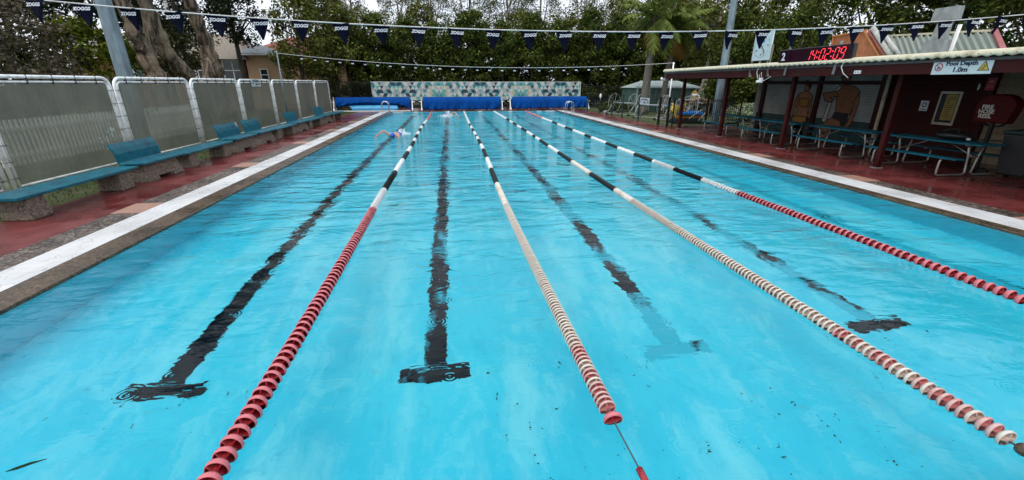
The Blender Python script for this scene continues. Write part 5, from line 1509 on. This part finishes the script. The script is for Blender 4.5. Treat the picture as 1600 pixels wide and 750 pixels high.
# palms
def palm(label, x, y, h, r0, seed, lean=.2):
    r = thing('palm_tree', label, 'palm', (x, y, 0), 0, 'palm trees behind the mesh fence'); rs = random.Random(seed)
    P = [(lean * (i / 14) ** 1.5, 0, h * i / 14) for i in range(15)]
    MB().tube(P, [r0 * (1.15 - .35 * i / 14 + (.25 if i == 0 else 0)) for i in range(15)], 14).build('trunk', M['bark_palm'], r, True)
    b = MB()
    for k in range(26):
        a = k * 2.4; z = h - 1.0 + k * .045; rr = r0 * .85
        c = Vector((lean * .92 + rr * math.cos(a), rr * math.sin(a), z)); b.bar(c, c + Vector((.1 * math.cos(a), .1 * math.sin(a), .5)), .13, .04)
    b.build('leaf_boot', M['bark_dark'], r)
    def fronds(n, el0, el1, mat, name, Lf):
        V = []; st = MB()
        for f in range(n):
            az = f * 2.399 + rs.random() * .4; el = R(rs.uniform(el0, el1)); p = Vector((lean, 0, h + .1)); seg = 16; L = Lf * rs.uniform(.85, 1.1); pts = [p.copy()]
            for i in range(seg):
                u = i / seg; e = el - u * R(rs.uniform(75, 95)) ; d = Vector((math.cos(az) * math.cos(e), math.sin(az) * math.cos(e), math.sin(e))); p = p + d * L / seg; pts.append(p.copy())
                side = d.cross(Vector((0, 0, 1))); side.normalize()
                ll = .75 * math.sin(max(.12, min(.97, u + .1)) * math.pi) ** .6
                for s in (-1, 1):
                    for q in (0, .5):
                        o = p - d * (L / seg) * q
                        tip = o + (side * s * .75 + d * .35 + Vector((0, 0, -.55 + rs.uniform(-.2, .2)))) * ll * rs.uniform(.8, 1.1)
                        w = d * .05
                        V += [o - w, o + w, tip + w * .3, tip - w * .3]
            st.tube(pts, [.035 * (1 - i / (seg + 2)) for i in range(seg + 1)], 5)
        link(bpy.data.objects.new(name, quads(name, np.array([tuple(v) for v in V]), mat)), r)
        st.build('leaf_stalk', M['bark_palm'] if mat is M['leaf_dead'] else M['leaf_palm'], r)
    fronds(24, -5, 80, M['leaf_palm'], 'frond', 3.0); fronds(4, -60, -25, M['leaf_dead'], 'dry_frond', 1.9)
palm('thicker palm tree behind the hanging depth sign, its crown at the top edge', 13.5, 30.0, 5.7, .27, 3)
palm('slimmer palm tree just right of the thicker palm', 15.0, 30.3, 5.2, .19, 8, .35)

# left trees: paperbarks with twisted trunks
def paperbark(label, x, y, stems, crown, seed):
    r = thing('paperbark_tree', label, 'tree', (x, y, 0), 0, 'paperbark trees behind the left screens'); rs = random.Random(seed); b = MB()
    for pts, r0, r1 in stems:
        # smooth the path and add bulges
        P = []; Rr = []
        for i in range(len(pts) - 1):
            for k in range(7):
                u = k / 7; a = Vector(pts[i]); c = Vector(pts[i + 1]); P.append(a.lerp(c, u) + Vector((rs.uniform(-.03, .03), rs.uniform(-.03, .03), 0)))
        P.append(Vector(pts[-1])); n = len(P)
        Rr = [(r0 + (r1 - r0) * i / (n - 1)) * (1 + .12 * math.sin(i * 1.3 + seed) + rs.uniform(-.06, .06)) for i in range(n)]
        base = len(b.v); b.tube(P, Rr, 26)
        for j in range(base, len(b.v)):
            v = Vector(b.v[j]); k = (j - base) % 26; i = (j - base) // 26
            if i < n:
                c = P[i]; f = 1 + .07 * math.sin(k * 1.2 + i * .45) + .05 * math.sin(k * 2.9 - i * .3) + rs.uniform(-.025, .025); b.v[j] = tuple(c + (v - c) * f)
    b.build('trunk', M['bark_paper'], r, True)
    C = [Vector(c) for c in crown_points(seed, crown[2], crown[3], crown[4], crown[4], 60, 'egg', .3)]
    C = [(c.x + crown[0], c.y + crown[1], c.z) for c in C]
    link(bpy.data.objects.new('crown', leaf_mesh('crown', C, [rs.uniform(.5, .9) for _ in C], 110, .2, seed, M['leaf_dark'], 2.6, .3)), r)
    return r
paperbark('twisted paperbark with two wrapped stems right of the big grey pole', -13.1, 22.4, [([(0, 0, 0), (.05, .1, 2.3), (-.05, -.1, 3.3), (.0, -.5, 4.0), (.1, -.9, 5.2), (0, -1.3, 6.5)], .36, .2), ([(0, .1, 2.9), (.1, .3, 4.0), (.1, .5, 5.5), (0, .6, 6.6)], .2, .13), ([(.1, .4, 0), (.1, .45, 1.6), (.1, .1, 3.2)], .1, .08)], (0, -1, 6.2, 9.5, 2.6), 11)
paperbark('leaning paperbark whose trunk slants down behind the screens', -13.0, 25.4, [([(.1, .6, 0), (.05, .0, 1.6), (.0, -.8, 2.6), (-.05, -1.7, 3.4), (-.05, -2.1, 4.4), (.0, -2.4, 5.6), (.1, -2.6, 6.8)], .36, .24), ([(.1, .3, 1.0), (.1, .9, 2.4)], .2, .1)], (0, -1.5, 6.5, 10, 2.8), 12)
paperbark('stout paperbark with a forked base near the brick house', -14.0, 29.6, [([(0, .4, 0), (0, .35, 2.2), (-.05, .1, 3.4), (0, -.2, 4.6), (0, -.7, 5.8), (0, -1.2, 7)], .5, .26), ([(0, -.7, 0), (0, -.75, 2.2), (0, -.5, 3.1), (0, .2, 3.7)], .3, .28)], (0, 0, 6.6, 10.5, 3.4), 13)
SM = dict(clumps=60, cr=.6, n=130, bark=M['bark_dark'], r0=.12, limbs=12, inner=.35)
tree('l1', 'leafy_tree', 'bright green bushy tree left of the big grey pole', (-15.6, 22.3, 0), 0, 1, h0=1.2, h1=4.3, rx=2.3, ry=2.3, leaf=.2, mat=M['leaf_bright'], seed=101, **SM)
tree('l2', 'leafy_tree', 'pinkish brown leafy tree at the left edge above the nearest screen', (-14.2, 17.2, 0), 0, 1, h0=1.4, h1=4.7, rx=2.3, ry=2.3, leaf=.15, mat=M['leaf_mauve'], seed=102, **SM)
tree('l3', 'leafy_tree', 'low green tree behind the left end of the nearest screen', (-16.5, 19.5, 0), 0, 1, h0=.8, h1=3.6, rx=2.2, ry=2.2, leaf=.18, mat=M['leaf_gum'], seed=103, **SM)
DL = dict(clumps=80, cr=.8, n=110, bark=M['bark_dark'], r0=.2, limbs=20, inner=.3, leaf=.22)
tree('l4', 'leafy_tree', 'dark overhanging tree behind the top of the big grey pole', (-18.5, 28.5, 0), 0, 1, h0=5.0, h1=10.5, rx=3.4, ry=3.6, mat=M['leaf_dark'], seed=104, **DL)
tree('l4', 'leafy_tree', 'dark tree crown between the leaning and the stout paperbark', (-17.6, 34.0, 0), 2, .95, seed=104, **DL)
tree('l5', 'leafy_tree', 'green mid sized tree behind the leaning paperbark trunk', (-17.5, 31.5, 0), 0, 1, h0=2.6, h1=5.6, rx=2.2, ry=2.0, mat=M['leaf_gum'], seed=105, **{**DL, 'clumps': 40})
tree('l6', 'leafy_tree', 'dark leafy tree in front of the peach house wall', (-15.9, 38.0, 0), 0, 1, h0=4.9, h1=9.6, rx=1.9, ry=1.9, mat=M['leaf_dark'], seed=106, **{**DL, 'clumps': 45, 'r0': .26, 'bark': M['bark_dark']})
tree('l7', 'leafy_tree', 'open green tree over the right part of the peach house', (-11.0, 36.5, 0), 0, 1, h0=2.5, h1=8.2, rx=2.3, ry=2.0, mat=M['leaf_olive'], seed=107, **{**DL, 'clumps': 85, 'n': 110, 'cr': .7})
tree('l7', 'leafy_tree', 'open green tree just left of the dense screening row', (-9.4, 39.6, 0), 2, 1.1, seed=107, **DL)
tree('l8', 'leafy_tree', 'dull green tree top at the upper left corner of the picture', (-17.5, 21.5, 0), 0, 1, h0=5.0, h1=8.5, rx=2.6, ry=2.2, mat=M['leaf_gum'], seed=108, **{**DL, 'clumps': 26, 'n': 70})
shrub('bare_shrub', 'small grey twiggy shrub at the foot of the big grey pole', (-12.2, 18.2, 0), 1.0, 1.0, 2.3, M['leaf_mauve'], 9, 40, .1)

# grass blades along the left verge
rs = np.random.RandomState(5); n = 26000
x = -7.12 - rs.uniform(0, 1, n) ** .8 * 5; y = rs.uniform(5, 36, n) ** 1.0; h = rs.uniform(.02, .07, n); a = rs.uniform(0, 6.28, n)
dx = np.cos(a) * .008; dy = np.sin(a) * .008; lx = rs.normal(0, .02, n); ly = rs.normal(0, .02, n)
v = np.stack([np.stack([x - dx, y - dy, 0 * x - .01], 1), np.stack([x + dx, y + dy, 0 * x - .01], 1), np.stack([x + lx + dx * .2, y + ly + dy * .2, h], 1), np.stack([x + lx - dx * .2, y + ly - dy * .2, h], 1)], 1).reshape(-1, 3)
o = link(bpy.data.objects.new('grass', quads('grass', v, leaf_mat('grass_blade', (.04, .07, .012), (.09, .12, .025), (.2, .18, .07)))))
tag(o, 'short patchy grass under the benches along the left screens', 'grass', kind='stuff')

# ------------------------------------------------------------------ swimmers
def skin_body(name, verts, edges, radii, mat, parent):
    me = bpy.data.meshes.new(name); me.from_pydata(verts, edges, []); me.materials.append(mat)
    o = link(bpy.data.objects.new(name, me), parent)
    m = o.modifiers.new('Skin', 'SKIN')
    for i, r_ in enumerate(radii):
        me.skin_vertices[0].data[i].radius = (r_, r_)
    me.skin_vertices[0].data[0].use_root = True
    s = o.modifiers.new('Sub', 'SUBSURF'); s.levels = 2; s.render_levels = 2
    m.use_smooth_shade = True
    return o
def swimmer(label, x, y, arm=1, rz=0.0):
    r = thing('person', label, 'person', (x, y, WZ), rz)
    V = [(0, .75, -.02), (0, .5, .0), (0, .22, .02), (0, .05, .03), (0, -.1, .05), (0, -.2, .07),    # pelvis .. head
         (-.2 * arm, .08, .07), (-.42 * arm, -.02, .24), (-.62 * arm, -.22, .10), (-.67 * arm, -.30, .03),
         (.2 * arm, .06, -.02), (.24 * arm, -.22, -.08), (.2 * arm, -.48, -.1), (.2 * arm, -.58, -.1),
         (.1, .85, -.04), (.12, 1.25, -.12), (.12, 1.65, -.1), (.12, 1.85, -.12), (-.1, .85, -.04), (-.12, 1.25, -.08), (-.12, 1.65, -.14), (-.12, 1.85, -.12)]
    E = [(0, 1), (1, 2), (2, 3), (3, 4), (4, 5), (2, 6), (6, 7), (7, 8), (8, 9), (2, 10), (10, 11), (11, 12), (12, 13), (0, 14), (14, 15), (15, 16), (16, 17), (0, 18), (18, 19), (19, 20), (20, 21)]
    rad = [.13, .12, .14, .075, .085, .09, .065, .047, .038, .03, .065, .047, .036, .03, .08, .06, .04, .03, .08, .06, .04, .03]
    skin_body('body', V, E, rad, M['skin'], r)
    b = MB(); hx = V[9]
    for k in range(5):
        q = (k - 2) * .017; l = [.05, .085, .092, .085, .068][k]
        b.tube([(hx[0] + q * .7, hx[1] + q * .3, hx[2] + .0), (hx[0] - .35 * l * arm + q, hx[1] - .5 * l, hx[2] - .4 * l), (hx[0] - .5 * l * arm + q, hx[1] - .7 * l, hx[2] - l)], [.010, .009, .007], 6)
    b.build('finger', M['skin'], r, True)
    MB().ball((0, -.2, .085), (.1, .13, .105), 16, 10).build('swim_cap', M['swim_blue'], r, True)
    MB().tube([(-.09, -.3, .06), (-.045, -.325, .065), (0, -.318, .06), (.045, -.325, .065), (.09, -.3, .06)], .022, 8).build('goggles', M['black'], r, True)
    MB().ball((0, .72, .0), (.17, .14, .13), 14, 8).build('swimsuit', M['swim_blue'], r, True)
    return r
swimmer('swimmer in a blue cap doing freestyle in the left lane, one arm raised', -2.42, 18.75, 1, R(-8))
swimmer('far swimmer half hidden in white splash near the far wall, middle lane', -.25, 30.6, -1, R(10))
def splash(label, x, y, r_, n, seed, up=.25):
    rs = random.Random(seed); b = MB()
    for i in range(n):
        a = rs.random() * 6.28; q = abs(rs.gauss(0, 1)) * r_; z = abs(rs.gauss(0, up)) * math.exp(-q / r_ * .6); s = rs.uniform(.006, .026)
        b.ball((x + math.cos(a) * q, y + math.sin(a) * q * 1.4, WZ + z), (s * rs.uniform(.8, 2.2), s * rs.uniform(.8, 2), s), 6, 4)
    for i in range(16):
        a = rs.random() * 6.28; q = rs.random() * r_ * 1.4
        b.ball((x + math.cos(a) * q, y + math.sin(a) * q * 1.5, WZ), (rs.uniform(.04, .13), rs.uniform(.03, .09), .012), 8, 4)
    o = b.build('splash', M['foam'], None, True); tag(o, label, 'splash', kind='stuff')
splash('white splash around the legs of the blue capped swimmer', -2.25, 19.8, .2, 120, 1, .12)
splash('white splash around the far swimmer', -.2, 30.3, .3, 220, 2, .13)

# ------------------------------------------------------------------ light, sky, camera
w = bpy.data.worlds.new('World'); SC.world = w; w.use_nodes = True
nt = w.node_tree; bg = nt.nodes['Background']
sky = nt.nodes.new('ShaderNodeTexSky'); sky.sky_type = 'NISHITA'; sky.sun_disc = False
SUN_EL, SUN_AZ = R(58), R(215)
sky.sun_elevation = SUN_EL; sky.sun_rotation = SUN_AZ; sky.dust_density = 3.0; sky.air_density = 1.0
tc = nt.nodes.new('ShaderNodeTexCoord')
n1 = noise(nt, tc.outputs['Generated'], 2.2, 6, .6, .4)
cloud = ramp(nt, n1, [(.3, (5.8, 6.4, 7.2)), (.7, (8.6, 8.9, 9.3))])
col = mixc(nt, SKYMIX, sky.outputs[0], cloud)
nt.links.new(col, bg.inputs['Color']); bg.inputs['Strength'].default_value = SKY_STR
sd = bpy.data.lights.new('sun', 'SUN'); sd.energy = SUN_E; sd.angle = R(35); sd.color = (1, .97, .92)
so = link(bpy.data.objects.new('sun', sd))
dirv = Vector((math.sin(SUN_AZ) * math.cos(SUN_EL), math.cos(SUN_AZ) * math.cos(SUN_EL), math.sin(SUN_EL)))
so.rotation_euler = dirv.to_track_quat('Z', 'Y').to_euler()
cam = bpy.data.cameras.new('camera'); cam.sensor_width = 36; cam.lens = 666 / 1600 * 36; cam.clip_start = .05; cam.clip_end = 1000
co = link(bpy.data.objects.new('camera', cam)); co.location = (0, 0, 2.08)
co.rotation_euler = (R(90 - 20.235), 0, R(-7.782)); SC.camera = co
SC.view_settings.view_transform = 'Standard'; SC.view_settings.look = 'None'; SC.view_settings.exposure = EXPO; SC.view_settings.gamma = 1
SC.view_settings.use_curve_mapping = False
cy = SC.cycles; cy.use_denoising = True; cy.max_bounces = 8; cy.transparent_max_bounces = 12; cy.transmission_bounces = 6; cy.caustics_refractive = True; cy.caustics_reflective = False
cy.sample_clamp_indirect = 6; cy.blur_glossy = .5
cy.use_adaptive_sampling = True
